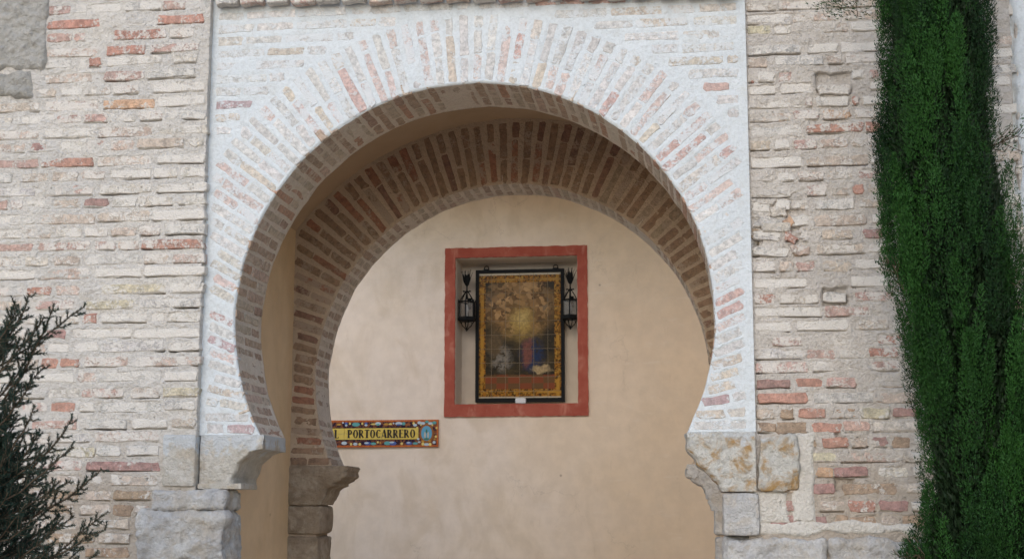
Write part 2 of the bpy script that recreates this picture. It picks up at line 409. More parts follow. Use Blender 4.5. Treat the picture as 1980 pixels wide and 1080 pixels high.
LEFT = [
(4.439,[(-2.439,-2.294,'p'),(-2.279,-2.202,'g'),(-2.178,-2.003,'w'),(-1.979,-1.767,'g'),(-1.761,-1.625,'p'),(-1.565,-1.484,'g')]),
(4.357,[(-2.435,-2.122,'r'),(-2.107,-1.854,'w'),(-1.788,-1.517,'r')]),
(4.278,[(-2.43,-2.28,'p'),(-2.271,-2.2,'p'),(-2.185,-2.072,'g'),(-2.042,-1.733,'r')]),
(4.189,[(-2.426,-2.123,'q'),(-2.078,-1.851,'r'),(-1.821,-1.542,'p')]),
(4.126,[(-2.432,-2.279,'g'),(-2.27,-2.196,'w'),(-2.178,-2.102,'r'),(-2.075,-1.743,'c'),(-1.689,-1.554,'c')]),
(4.042,[(-2.428,-2.153,'t'),(-2.083,-1.851,'p'),(-1.836,-1.552,'g')]),
(3.963,[(-2.715,-2.638,'t'),(-2.484,-2.362,'t'),(-2.331,-2.21,'w'),(-2.195,-2.043,'t'),(-2.028,-1.877,'q'),(-1.802,-1.504,'w')]),
(3.883,[(-2.711,-2.45,'t'),(-2.425,-2.115,'q'),(-2.085,-1.784,'o'),(-1.769,-1.487,'w')]),
(3.807,[(-2.706,-2.614,'c'),(-2.583,-2.369,'w'),(-2.348,-2.202,'p'),(-2.196,-2.051,'p'),(-2.045,-1.895,'c'),(-1.871,-1.737,'q'),(-1.722,-1.499,'g')]),
(3.723,[(-2.701,-2.45,'q'),(-2.426,-2.123,'c'),(-2.108,-1.793,'q'),(-1.763,-1.481,'c')]),
(3.649,[(-2.697,-2.611,'q'),(-2.504,-2.361,'d'),(-2.331,-2.195,'c'),(-2.174,-2.044,'p'),(-2.029,-1.894,'q')]),
(3.561,[(-2.692,-2.442,'p'),(-2.427,-2.122,'r'),(-2.1,-1.787,'t'),(-1.757,-1.491,'g')]),
(3.481,[(-2.687,-2.596,'g'),(-2.535,-2.383,'t'),(-2.362,-2.211,'t'),(-2.187,-2.052,'q'),(-2.022,-1.79,'w'),(-1.775,-1.636,'c'),(-1.621,-1.482,'c')]),
(3.399,[(-2.683,-2.455,'g'),(-2.4,-2.117,'p'),(-2.078,-1.78,'c'),(-1.757,-1.48,'c')]),
(3.328,[(-2.678,-2.608,'p'),(-2.596,-2.517,'p'),(-2.496,-2.36,'c'),(-2.345,-2.186,'t'),(-2.171,-2.03,'d'),(-2.009,-1.866,'c'),(-1.852,-1.659,'c'),(-1.63,-1.477,'c')]),
(3.244,[(-2.425,-2.101,'t'),(-2.086,-1.789,'t'),(-1.774,-1.48,'w')]),
(3.165,[(-2.503,-2.352,'t'),(-2.322,-2.172,'c'),(-2.157,-2.023,'c'),(-2.008,-1.86,'t'),(-1.845,-1.721,'q'),(-1.698,-1.478,'g')]),
(3.089,[(-2.665,-2.453,'p'),(-2.423,-2.124,'p'),(-2.094,-1.975,'p'),(-1.96,-1.842,'q'),(-1.827,-1.475,'r')]),
(3.008,[(-2.66,-2.509,'t'),(-2.494,-2.359,'c'),(-2.329,-2.179,'t'),(-2.15,-1.824,'g'),(-1.818,-1.671,'t'),(-1.648,-1.472,'q')]),
(2.936,[(-2.656,-2.43,'w'),(-2.415,-2.117,'q'),(-2.087,-1.821,'w'),(-1.806,-1.476,'w')]),
(2.843,[(-2.65,-2.494,'p'),(-2.479,-2.326,'r'),(-2.305,-2.171,'q'),(-2.136,-2.062,'c'),(-2.044,-1.677,'y'),(-1.656,-1.481,'c')]),
(2.763,[(-2.646,-2.496,'t'),(-2.415,-2.197,'p'),(-2.135,-1.858,'y'),(-1.837,-1.488,'g')]),
(2.688,[(-2.641,-2.506,'c'),(-2.477,-2.327,'c'),(-2.313,-2.164,'t'),(-2.143,-2.061,'r'),(-2.037,-1.782,'c'),(-1.758,-1.68,'c'),(-1.665,-1.485,'c')]),
(2.604,[(-2.353,-2.234,'d'),(-2.205,-1.866,'w'),(-1.852,-1.488,'w')]),
(2.53,[(-2.334,-2.216,'w'),(-2.186,-2.048,'g'),(-2.039,-1.674,'g'),(-1.653,-1.48,'c')]),
(2.45,[(-2.366,-2.271,'r'),(-2.262,-2.153,'r'),(-2.123,-1.874,'q'),(-1.836,-1.483,'q')]),
(2.37,[(-2.445,-2.178,'w'),(-2.032,-1.682,'g'),(-1.668,-1.486,'w')]),
(2.283,[(-2.322,-2.139,'c'),(-2.13,-1.896,'p'),(-1.853,-1.693,'t'),(-1.679,-1.489,'y')]),
(2.209,[(-2.465,-2.324,'p'),(-2.303,-2.165,'r'),(-2.141,-2.054,'c'),(-2.039,-1.682,'g'),(-1.662,-1.489,'g')]),
(2.117,[(-2.401,-2.152,'p'),(-2.108,-1.875,'g'),(-1.84,-1.644,'w')]),
(2.046,[(-2.28,-2.075,'g'),(-2.055,-1.693,'q')]),
(1.974,[(-2.262,-2.043,'y'),(-2.037,-1.898,'g'),(-1.869,-1.687,'g')]),
(1.897,[(-2.36,-2.112,'p'),(-2.091,-1.678,'d')]),
(1.822,[(-2.298,-2.123,'t'),(-2.094,-1.992,'t'),(-1.949,-1.69,'t')]),
(1.74,[(-2.323,-2.119,'b'),(-2.09,-1.945,'t'),(-1.928,-1.715,'b')]),
(1.664,[(-2.29,-2.144,'b'),(-2.115,-1.942,'t'),(-1.925,-1.821,'b')]),
(1.59,[(-2.257,-2.112,'t'),(-2.083,-1.838,'t')]),
(1.514,[(-2.282,-2.022,'b'),(-2.004,-1.827,'t')]),
(1.444,[(-2.249,-2.105,'t'),(-2.076,-1.832,'b')])]
RIGHT = [
(4.305,[(1.444,1.606,'t'),(1.62,1.848,'q')]),
(4.233,[(1.442,1.68,'g'),(1.69,1.765,'t'),(1.784,1.939,'q')]),
(4.173,[(1.441,1.576,'y'),(1.71,1.817,'t'),(1.849,1.977,'t')]),
(4.063,[(1.438,1.734,'g'),(1.76,1.92,'w')]),
(3.998,[(1.437,1.558,'t'),(1.598,1.838,'g'),(1.865,1.944,'t')]),
(3.913,[(1.426,1.488,'r'),(1.609,1.676,'p'),(2.073,2.126,'p')]),
(3.848,[(1.433,1.594,'w'),(1.62,1.78,'w')]),
(3.771,[(1.431,1.725,'w'),(1.746,1.783,'p'),(1.984,2.021,'r')]),
(3.7,[(1.429,1.67,'q'),(1.683,1.81,'p'),(1.834,1.976,'o'),(2.0,2.131,'q')]),
(3.627,[(1.441,1.721,'g'),(1.747,2.037,'r'),(2.05,2.128,'r')]),
(3.546,[(1.426,1.559,'t'),(1.678,1.797,'p'),(1.81,1.955,'q'),(2.06,2.125,'p')]),
(3.454,[(1.423,1.715,'w'),(1.742,2.056,'t')]),
(3.377,[(1.435,1.568,'o'),(1.7,1.831,'q'),(1.844,1.975,'t'),(2.001,2.132,'p')]),
(3.296,[(1.42,1.658,'w'),(1.737,1.842,'p'),(1.972,2.03,'r')]),
(3.224,[(1.449,1.55,'w'),(1.577,1.648,'w'),(1.669,1.761,'t')]),
(3.139,[(1.455,1.627,'g'),(1.771,2.045,'t')]),
(3.065,[(1.44,1.599,'g'),(1.62,1.656,'r'),(1.808,1.964,'t'),(2.016,2.12,'d')]),
(2.986,[(1.444,1.636,'g'),(1.662,1.746,'o'),(1.779,2.026,'t')]),
(2.903,[(1.449,1.568,'q'),(1.673,1.772,'p'),(1.808,1.953,'t'),(1.972,2.101,'w')]),
(2.816,[(1.447,1.722,'w'),(1.748,1.93,'w')]),
(2.736,[(1.432,1.563,'r')]),
(2.667,[(1.457,1.795,'w'),(1.808,2.033,'p')]),
(2.593,[(1.429,1.637,'w'),(1.663,1.922,'w'),(1.973,2.127,'t')]),
(2.518,[(1.427,1.458,'r'),(1.544,1.692,'p'),(1.744,2.048,'c'),(2.066,2.188,'r')]),
(2.449,[(1.425,1.698,'g'),(1.711,1.853,'p'),(1.866,2.02,'g'),(2.02,2.168,'r')]),
(2.383,[(1.423,1.714,'p'),(1.735,2.017,'g'),(2.03,2.175,'p')]),
(2.302,[(1.421,1.629,'d'),(1.655,1.784,'r'),(1.802,1.95,'p'),(1.989,2.187,'t')]),
(2.226,[(1.425,1.709,'r'),(1.735,2.037,'g'),(2.05,2.227,'t')]),
(2.145,[(1.425,1.552,'t'),(1.573,1.642,'b'),(1.663,1.796,'r'),(1.817,1.957,'b'),(1.97,2.115,'y'),(2.13,2.249,'d')]),
(2.075,[(1.423,1.545,'b'),(1.55,1.704,'b'),(1.73,1.878,'r'),(1.884,2.011,'p'),(2.026,2.246,'c')]),
(1.999,[(1.689,1.748,'b'),(1.774,1.906,'r'),(1.922,2.003,'t'),(2.117,2.205,'b')]),
(1.926,[(1.72,1.848,'y'),(1.861,2.152,'q'),(2.177,2.265,'p')]),
(1.852,[(1.738,1.82,'o'),(1.825,1.998,'o'),(2.048,2.192,'c'),(2.219,2.274,'d')]),
(1.77,[(1.71,1.83,'d'),(1.86,2.133,'b'),(2.171,2.271,'o')]),
(1.681,[(1.572,1.705,'d'),(1.751,1.878,'t'),(1.89,2.029,'r'),(2.042,2.185,'d')]),
(1.612,[(1.507,1.787,'d'),(1.825,1.888,'b'),(1.895,2.026,'b'),(2.152,2.264,'b')])]
def fill_row(hand, xa, xb, r, keys, gap=.018):
    """hand placed bricks plus random ones in the free stretches"""
    hand = sorted(hand); res = list(hand); x = xa
    for a, b in [(q[0], q[1]) for q in hand] + [(xb, xb)]:
        free = a - gap - x
        while free > .06:
            L = r.choice((.28, .27, .14, .26, .13, .2)); L = min(L, free)
            if free - L < .07: L = free
            res.append((x, x+L, r.choice(keys))); x += L + gap + r.uniform(0, .008); free = a - gap - x
        x = max(x, b + gap)
    return sorted(res)
def extend_rows(rows, z0, z1, pitch):
    rs = sorted(rows); zs = [q[0] for q in rs]
    z = zs[0] - pitch
    while z > z0: rs.append((z, [])); z -= pitch
    z = zs[-1] + pitch
    while z < z1: rs.append((z, [])); z += pitch
    return sorted(rs)
r = random.Random(21); far = []
for z, hand in extend_rows(LEFT, .1, 4.92, .0725):
    inview = 1.34 < z < 4.62
    for a, b, k in fill_row(hand, -3.9 if z > 1.1 else -3.2, -1.478, r, 'wcqtcwgqtq'):
        if -2.44 > a and z > 4.09 and b > -2.8: continue                       # under the grey render patch
        if -2.51 > a and 3.94 < z and b > -2.7: continue
        if b > -1.66 and 1.78 < z < 2.055: b = min(b, -1.665)                 # the jamb stones
        if b > -1.72 and 1.65 < z <= 1.78: b = min(b, -1.725)
        if b > -1.8 and z <= 1.65: b = min(b, -1.81)
        if b - a < .04: continue
        rake = max(0, min(1, (a+2.25)/.4)) * (1 if 1.9 < z < 4.2 else .4)
        pr = r.uniform(-.0025, .0025) + rake*r.uniform(.0005, .006) + (.0015 if k in 'rpdoy' else 0)
        CARVE_L.append((a+.004, b-.004, z-.0275, (.010 + .034*rake)*r.uniform(.3, 1.4)*r.choice((1, 1, 1, 2.2)), r.uniform(0, 99)))
        if b > -1.5: b += r.uniform(-.006, .010)
        if r.random() > (.12 if k in 'rpdoyb' else .3): FOOT_L.append(((a+b)/2, z, 1, 0, b-a, .05, pr - r.choice((0, 0, 0, -.0025))))
        low = z < 1.95
        o = place('brick_wall', 'brick', wall_l, ((a+b)/2, YL, z + r.uniform(-.003, .003)), (1, 0, r.uniform(-.012, .012)), (0, -1, 0), b-a, .05*r.uniform(.9, 1.12), k, r, pr)
        if a < -2.83 or not inview: far.append(o)
bpy.context.view_layer.update()
join_mesh('brick_courses', far, M['brick_wall'], wall_l)
xs, zs = axis(-3.05, -1.482, .0065, -9, -1.482), axis(1.25, 4.65, .0032, 0, 4.95)
wall_sheet('mortar', xs, zs, YL, lambda X, Z: both(X, Z, h_left(X, Z), xs, zs, CARVE_L, FOOT_L, 41), M['lime_wall'], wall_l, 'R')

def patch(name, x0, x1, z0, z1, y, rise, amp, mat, parent, seed, sc=16, step=.009, edge=.05):
    """rough patch of render whose wandering border sinks into the wall"""
    xs = np.arange(x0-edge, x1+edge, step); zs = np.arange(z0-edge, z1+edge, step); X, Z = np.meshgrid(xs, zs); Y = np.zeros_like(X)
    d = np.minimum(np.minimum(X-x0, x1-X), np.minimum(Z-z0, z1-Z)) + fbm(X, Y, Z, 9, 4, seed)*edge*.8
    h = smooth(-.02, .012, d)*(rise+.03) - .03 + fbm(X, Y, Z, sc, 4, seed+3, .6)*amp
    return link(name, npmesh(name, np.stack([X, y-h, Z], -1).reshape(-1, 3), gridfaces(*X.shape)), mat, parent)
patch('render_patch', -3.3, -2.44, 4.10, 4.95, YL, .019, .024, M['render_grey'], wall_l, 31, 32)
patch('render_patch', -3.3, -2.51, 3.95, 4.10, YL, .018, .024, M['render_grey'], wall_l, 47, 32)

# ---- right wall
YR = .018
HOLES = [(1.803, 1.985, 3.815, 3.925, .075), (1.80, 1.93, 2.69, 2.79, .03), (1.46, 1.50, 3.02, 3.08, .05), (1.625, 1.70, 3.08, 3.21, .03), (1.83, 1.93, 1.76, 1.82, .05), (1.84, 1.87, 2.0, 2.05, .03)]
def h_right(X, Z):
    Y = np.zeros_like(X)
    h = fbm(X, Y, Z, 8, 2, 71)*.006 + fbm(X, Y, Z, 28, 4, 72, .72)*.0098
    w = fbm(X, Y, Z, 25, 3, 75)
    for a, b, c, d, q in HOLES:
        e = np.minimum(np.minimum(X-a, b-X), np.minimum(Z-c, d-Z)) + w*.012
        h = h - smooth(-.006, .014, e)*q
    dm = smooth(.02, -.02, np.hypot((X-1.59)/.16, (Z-3.06)/.2) - 1 + w*.5)
    h = h - dm*(.014 + .014*w)
    h = h - smooth(.25, .6, fbm(X, Y, Z, 3.2, 3, 79))*.008
    cr = np.abs(X - 2.775 - .012*fbm(X, Y, Z, 6, 3, 80) - (Z-2.8)*.03)
    h = h - smooth(.014, .003, cr)*.05
    return h
r = random.Random(33); far = []
for z, hand in extend_rows(RIGHT, .1, 4.92, .0722):
    xa = 1.452 if z > 2.06 else (1.66 if z > 1.80 else 1.49)
    if 1.5 < z < 1.6: xa = 1.5
    if z < 1.54: xa = 2.35
    keys = 'wwgctwgtq' if z > 2.75 else ('tgpcqtgr' if z > 2.1 else 'tbogdtqb')
    for a, b, k in fill_row([q for q in hand if q[0] > xa - .06], xa, 3.9, r, keys):
        a = max(a, xa)
        cx, cz = (a+b)/2, z
        if b - a < .035: continue
        if 1.80 < cx < 1.98 and 3.80 < z < 3.93: continue
        if 1.79 < cx < 1.93 and 2.67 < z < 2.80: continue
        if b > 2.80: 
            if a < 2.80: b = 2.765
            elif z > 2.6: continue
        if b - a < .035: continue
        if z < 1.86 and 1.82 < cx < 1.94: k = r.choice('db')
        low = z < 2.35
        pr = r.uniform(-.003, .0025) + (r.uniform(.0, .0045) if low else 0) + (.0015 if k in 'rpdo' else 0)
        CARVE_R.append((a+.004, b-.004, z-.0275, (.010 + .030*max(0, 1-(a-1.45)/.5) + (.008 if low else 0))*r.uniform(.2, 1.4)*r.choice((1, 1, 1, 2.4)), r.uniform(0, 99)))
        if r.random() > (.12 if k in 'rpdoyb' else .3): FOOT_R.append((cx, z, 1, 0, b-a, .049, pr - r.choice((0, 0, 0, -.0025))))
        dm = math.hypot((cx-1.59)/.16, (z-3.06)/.2) < 1
        if dm: pr -= r.uniform(.0, .012)
        tl = r.uniform(-.10, .10) if dm else r.uniform(-.016, .016)
        o = place('brick_wall', 'brick', wall_r, (cx, YR, z + r.uniform(-.004, .004)), (1, 0, tl), (0, -1, 0), b-a, .049*r.uniform(.88, 1.12), k, r, pr, COVER[k]*(.7 if low else 1))
        if a > 2.93 or not 1.34 < z < 4.5 or (a > 2.16 and b < 2.6): far.append(o)
for x, z, L, k, pr, tl in ((1.893, 3.832, .165, 'c', .012, -.02), (1.90, 3.906, .09, 'r', -.045, .05), (1.862, 2.735, .115, 'g', .004, -.05), (1.588, 3.19, .085, 'c', .008, 0), (1.575, 3.11, .15, 'c', .006, .02),
                            (1.655, 3.045, .04, 'r', .008, 1.2), (1.70, 2.985, .10, 'q', .006, -.06), (1.47, 3.08, .05, 'b', -.01, .1), (1.64, 3.135, .05, 'o', .004, .8)):
    place('brick_wall', 'brick', wall_r, (x, YR, z), (1, 0, tl), (0, -1, 0), L, .05, k, r, pr, COVER[k]*.7)
bpy.context.view_layer.update()
join_mesh('brick_courses', far, M['brick_wall'], wall_r)
xr, zr = axis(1.40, 3.0, .0065, 1.40, 9), axis(1.25, 4.65, .0032, 0, 4.95)
wall_sheet('mortar', xr, zr, YR, lambda X, Z: both(X, Z, h_right(X, Z), xr, zr, CARVE_R, FOOT_R, 43), M['lime_wall_r'], wall_r)
patch('plaster_patch', 2.815, 3.6, 2.95, 4.9, YR, .012, .004, M['lime_arch'], wall_r, 63, 12, .012)
patch('plaster_patch', 1.455, 2.2, 1.545, 1.60, YR, .010, .006, M['lime_patch'], wall_r, 64, 12)
patch('plaster_patch', 1.615, 1.735, 1.60, 2.05, YR, .012, .005, M['lime_patch'], wall_r, 65, 12, .008, .03)
patch('plaster_patch', 1.42, 1.60, 1.60, 1.76, YR, .008, .005, M['lime_patch'], wall_r, 66, 12, .008, .03)

# ------------------------------------------------------------------ arches
def arch_path(c, rad, zimp, n):
    """points of the horseshoe intrados from the left impost over the top to the right impost"""
    a0 = math.asin((c[1]-zimp)/rad); ph = np.linspace(math.pi + a0, -a0, n)
    return ph, c[0] + rad*np.cos(ph), c[1] + rad*np.sin(ph)

def arch_shell(name, c, rad, zimp, outer, y0, depth, mats, parent, n, nr, seed, amp, foot, sfoot, edge=.012, back=True):
    ph, px, pz = arch_path(c, rad, zimp, n)
    wob = .007*fbm(px, pz*0, pz, 7, 3, seed+40)         # hand-built, slightly faceted edge
    px = px + wob*np.cos(ph); pz = pz + wob*np.sin(ph)
    Q = np.array([outer(a, x, z) for a, x, z in zip(ph, px, pz)])
    t = np.linspace(1, 0, nr)[None, :]**1.0
    X = px[:, None] + (Q[:, 0]-px)[:, None]*t; Z = pz[:, None] + (Q[:, 1]-pz)[:, None]*t
    Y0 = np.full_like(X, y0)
    h = fbm(X, Y0, Z, 8, 2, seed)*.0035 + fbm(X, Y0, Z, 34, 3, seed+1)*amp
    h = sink(X, Z, h, foot, seed+11)
    dist = np.hypot(X-px[:, None], Z-pz[:, None])
    Y = y0 - h + edge*np.clip(1 - dist/edge, 0, 1)**2      # worn arris
    face = np.stack([X, Y, Z], -1)
    ys = np.linspace(edge, depth, max(8, int(depth/.009)))
    nx, nz = np.cos(ph), np.sin(ph)
    SX = np.repeat(px[:, None], len(ys), 1); SZ = np.repeat(pz[:, None], len(ys), 1); SY = y0 + np.repeat(ys[None], n, 0)
    A = np.repeat((ph*rad)[:, None], len(ys), 1)
    hs = (fbm(SX, SY, SZ, 8, 2, seed+5)*.0035 + fbm(SX, SY, SZ, 34, 3, seed+6)*amp)*smooth(edge, edge*2.5, ys)[None]
    hs = sink(A, SY, hs, sfoot, seed+13)
    sof = np.stack([SX - nx[:, None]*hs, SY, SZ - nz[:, None]*hs], -1)
    link(name, npmesh(name, face.reshape(-1, 3), gridfaces(n, nr, True)), mats[0], parent)
    so = np.concatenate([face[:, -1:, :], sof], 1)
    if back:
        bx = px[:, None] + (Q[:, 0]-px)[:, None]*np.array([.1, .5, 1])[None]; bz = pz[:, None] + (Q[:, 1]-pz)[:, None]*np.array([.1, .5, 1])[None]
        so = np.concatenate([so, np.stack([bx, np.full_like(bx, y0+depth), bz], -1)], 1)
    link('soffit', npmesh('soffit', so.reshape(-1, 3), gridfaces(n, so.shape[1], True)), mats[1], parent)

CF, RF, ZF = (-.027, 2.661), 1.278, 2.055
CB, RB, ZB = (-.045, 2.490), 1.272, 1.945
PT = 4.425
def outer_front(a, x, z):
    if z <= CF[1]: return (XL-.05 if x < 0 else XR+.02, z)
    dx, dz = math.cos(a), math.sin(a)
    lim = [(PT+.08-CF[1])/dz] if dz > 1e-6 else []
    if dx > 1e-6: lim.append((XR+.02-CF[0])/dx)
    if dx < -1e-6: lim.append((XL-.05-CF[0])/dx)
    k = min(lim); return (CF[0]+dx*k, CF[1]+dz*k)
VR, VHW, VZS = 1.87, 1.49, 3.50
VC = 4.2 - VR
def vault_z(x): return VC + math.sqrt(VR*VR - min(x*x, VHW*VHW))
def outer_back(a, x, z):
    if z <= CB[1]: return (-1.52 if x < 0 else 1.52, z)
    dx, dz = math.cos(a), math.sin(a); k = 0
    while True:                                  # march to the passage profile
        k += .004; X, Z = CB[0]+dx*k, CB[1]+dz*k
        if abs(X) > 1.52 or Z > vault_z(X)+.04: return (X, Z)
SPOTS = [(-1.204,3.751,'p'),(-0.67,3.935,'p'),(0.127,4.15,'p'),(0.127,4.02,'p'),(0.24,4.102,'p'),(0.711,3.797,'p'),(1.13,3.543,'p'),(1.035,3.532,'p'),(1.317,3.495,'p'),(1.368,3.369,'q'),(0.967,3.506,'q'),(1.373,3.026,'p'),(1.352,2.702,'p'),(-0.142,4.147,'q'),(-0.256,4.094,'q'),(-1.3,2.098,'d'),(-1.347,2.681,'p'),(-1.415,2.57,'d'),(-1.032,3.89,'t'),(-0.919,4.033,'t'),(0.449,3.949,'q'),(0.887,3.621,'t'),(1.028,3.927,'t'),(1.423,2.381,'d'),(1.051,3.7,'q'),(-1.251,3.361,'q'),(-1.399,3.423,'q'),(-0.856,3.811,'t'),(0.254,3.957,'q'),(-0.774,4.086,'t'),(1.216,3.806,'d'),(1.32,3.634,'t'),(-1.44,2.445,'d'),(1.263,2.224,'d')]
SPOTS2 = [(-1.085,4.232,'p'),(-0.446,4.366,'p'),(-0.735,4.29,'p'),(0.507,4.357,'p'),(0.73,4.347,'p'),(0.827,4.264,'p'),(1.328,3.971,'q'),(1.326,3.901,'p'),(-1.383,3.865,'d'),(-0.865,4.222,'q'),(1.085,4.052,'q'),(1.192,3.977,'t'),(0.924,4.303,'t'),(1.088,4.224,'t')]
def near(sp, x, z, tol):
    best = min(sp, key=lambda s: math.hypot(s[0]-x, s[1]-z)); return best[2] if math.hypot(best[0]-x, best[1]-z) < tol else None
APAL = {'p': (.50, .325, .285), 'q': (.57, .445, .405), 't': (.54, .46, .38), 'd': (.42, .29, .29), 'g': (.545, .52, .50), 'w': (.62, .59, .565), 'c': (.57, .525, .465)}
def conv(x, z):
    """where the voussoir beds of the front arch converge: lower for the lower courses"""
    t = min(1, max(0, (3.50 - z)/.85)); return (CF[0], 2.64*(1-t) + 2.0*t)
def voussoirs(c, rad, zimp, y0, pitch, ext, lim, kit, parent, r, mode):
    a0 = math.asin((c[1]-zimp)/rad); n = int(round(rad*(math.pi+2*a0)/pitch)); tone = 0
    for i in range(n):
        a = math.pi + a0 - (i+.5)*(math.pi+2*a0)/n
        x, z = c[0]+rad*math.cos(a), c[1]+rad*math.sin(a)
        C = conv(x, z) if mode == 'front' else (c[0], c[1] - max(0, min(1, (c[1]+.45-z)/.9))*.5)
        d = Vector((x-C[0], z-C[1])).normalized()
        if z < zimp + .09: d = (d*.4 + Vector((math.copysign(1, d.x), 0))*.6).normalized()
        # length available on this bed
        k = 0
        while True:
            k += .01; X, Z = x+d.x*k, z+d.y*k
            if math.hypot(X-c[0], Z-c[1]) > ext or lim(X, Z): break
        s = r.uniform(.006, .02); seq = [.285, .14, .14] if i % 2 else [.15, .285, .14]
        if r.random() < .22: r.shuffle(seq)
        for L in seq:
            L *= r.uniform(.88, 1.06)
            if s + L > k - .012: L = k - .012 - s
            if L < .05: break
            m = s + L/2; X, Z = x+d.x*m, z+d.y*m
            if mode == 'front':
                key = near(SPOTS, X, Z, .05) or r.choice('gqwgctgqgq'); cov = {'p': .40, 'd': .38, 'q': .52, 't': .42}.get(key, r.uniform(.25, .52)); tint = APAL[key]; pr = r.uniform(-.0008, .002) + (.001 if key in 'pdt' else 0)
            else:
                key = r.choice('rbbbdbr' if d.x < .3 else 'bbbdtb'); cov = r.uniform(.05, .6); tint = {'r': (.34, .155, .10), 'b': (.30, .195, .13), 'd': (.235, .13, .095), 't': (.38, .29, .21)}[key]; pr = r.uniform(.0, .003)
            hh = .041*r.uniform(.86, 1.12)*(1+.18*m/.5)
            if r.random() > .1: (FOOT_F if mode == 'front' else FOOT_B).append((X, Z, d.x, d.y, L, hh, pr))
            place(kit, 'voussoir', parent, (X, y0, Z), (d.x, 0, d.y + r.uniform(-.015, .015)), (0, -1, 0), L + .006, hh + .006, key, r, pr, cov, tint)
            s += L + r.uniform(.007, .017)
def soffit_bricks(c, rad, zimp, y0, depth, pitch, kit, parent, r, pal, foot):
    a0 = math.asin((c[1]-zimp)/rad); n = int(round(rad*(math.pi+2*a0)/pitch))
    for i in range(n):
        a = math.pi + a0 - (i+.5)*(math.pi+2*a0)/n
        s = r.uniform(.004, .02); seq = [.285, .14] if i % 2 else [.14, .285]
        if depth < .4: seq = [.14, .14] if i % 2 else [.20, .10]
        for L in seq:
            L = min(L*r.uniform(.9, 1.06), depth - .012 - s)
            if L < .05: break
            key = r.choice(pal)
            tint = {'r': (.46, .27, .19), 'b': (.44, .32, .24), 'd': (.38, .26, .205), 't': (.54, .45, .36), 'p': (.52, .39, .32)}[key]
            q = r.uniform(.0, .003); hh = .041*r.uniform(.88, 1.12); foot.append((a*rad, y0+s+L/2, 0, 1, L, hh, q))
            place(kit, 'soffit_brick', parent, (c[0]+rad*math.cos(a), y0+s+L/2, c[1]+rad*math.sin(a)), (0, 1, 0), (-math.cos(a), 0, -math.sin(a)), L + .006, hh + .006, key, r, q, r.uniform(.15, .45) if depth > .4 else r.uniform(.1, .45), tint)
            s += L + r.uniform(.012, .024)
EXT = 1.66
def lim_front(x, z): return x < XL+.015 or x > XR-.02 or z > PT-.03
voussoirs(CF, RF, ZF, 0, .0645, EXT, lim_front, 'brick_arch', arch_f, random.Random(5), 'front')
soffit_bricks(CF, RF, ZF, 0, .48, .0645, 'brick_soffit', arch_f, random.Random(6), 'brtbbtdp', FOOT_SF)
def lim_back(x, z): return abs(x) > VHW-.02 or z > vault_z(x)-.02
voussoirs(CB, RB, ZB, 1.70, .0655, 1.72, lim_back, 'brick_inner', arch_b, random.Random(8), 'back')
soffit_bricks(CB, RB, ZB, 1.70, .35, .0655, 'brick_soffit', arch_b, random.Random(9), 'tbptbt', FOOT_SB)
# spandrels: level courses outside the ring
r = random.Random(15); z = PT - .05; row = 0
while z > 3.2:
    for side in (-1, 1):
        lim = math.sqrt(max(0, (EXT+.03)**2 - (z-CF[1])**2))
        x0, x1 = (XL+.02, CF[0]-lim-.02) if side < 0 else (CF[0]+lim+.02, XR-.025)
        if x1 - x0 < .06: continue
        x = x0 + (0 if side < 0 else r.uniform(0, .05))
        while x < x1 - .05:
            L = min(r.choice((.28, .14, .27, .2)), x1 - x)
            X = x + L/2
            key = near(SPOTS2, X, z, .06) or r.choice('gggwtcg'); cov = {'p': .36, 'd': .36, 'q': .45, 't': .42}.get(key, .46)
            hh = .043*r.uniform(.88, 1.1); pr = r.uniform(-.0008, .002)
            if r.random() > .15: FOOT_F.append((X, z, 1, 0, L, hh, pr))
            place('brick_arch', 'brick', arch_f, (X, 0, z), (1, 0, r.uniform(-.012, .012)), (0, -1, 0), L+.006, hh+.006, key, r, pr, cov, APAL[key])
            x += L + r.uniform(.018, .03)
    z -= .0725; row += 1
arch_shell('mortar_face', CF, RF, ZF, outer_front, 0, .48, (M['lime_arch'], M['lime_soffit']), arch_f, 1050, 100, 200, .0026, FOOT_F, FOOT_SF)
arch_shell('mortar_face', CB, RB, ZB, outer_back, 1.70, .35, (M['lime_inner'], M['lime_soffit']), arch_b, 900, 70, 260, .0028, FOOT_B, FOOT_SB)
# overhanging saw-tooth course along the top of the panel
r = random.Random(17); x = -1.45
while x < 1.42:
    L = .128; mbk = MB(); zb = 4.418 - (x+1.43)*.028
    o = place('brick_wall', 'cornice_brick', arch_f, (x + L/2, -.075, zb + .034), (1, .16, .10), (0, -1, 0), L, .062, r.choice('pqqpg'), r, r.uniform(-.006, .01), .55)
    x += L + .016
MB().box(XL-.05, XR+.03, -.02, .058, 4.475, 4.949).build('core_face', M['lime_wall'], arch_f)
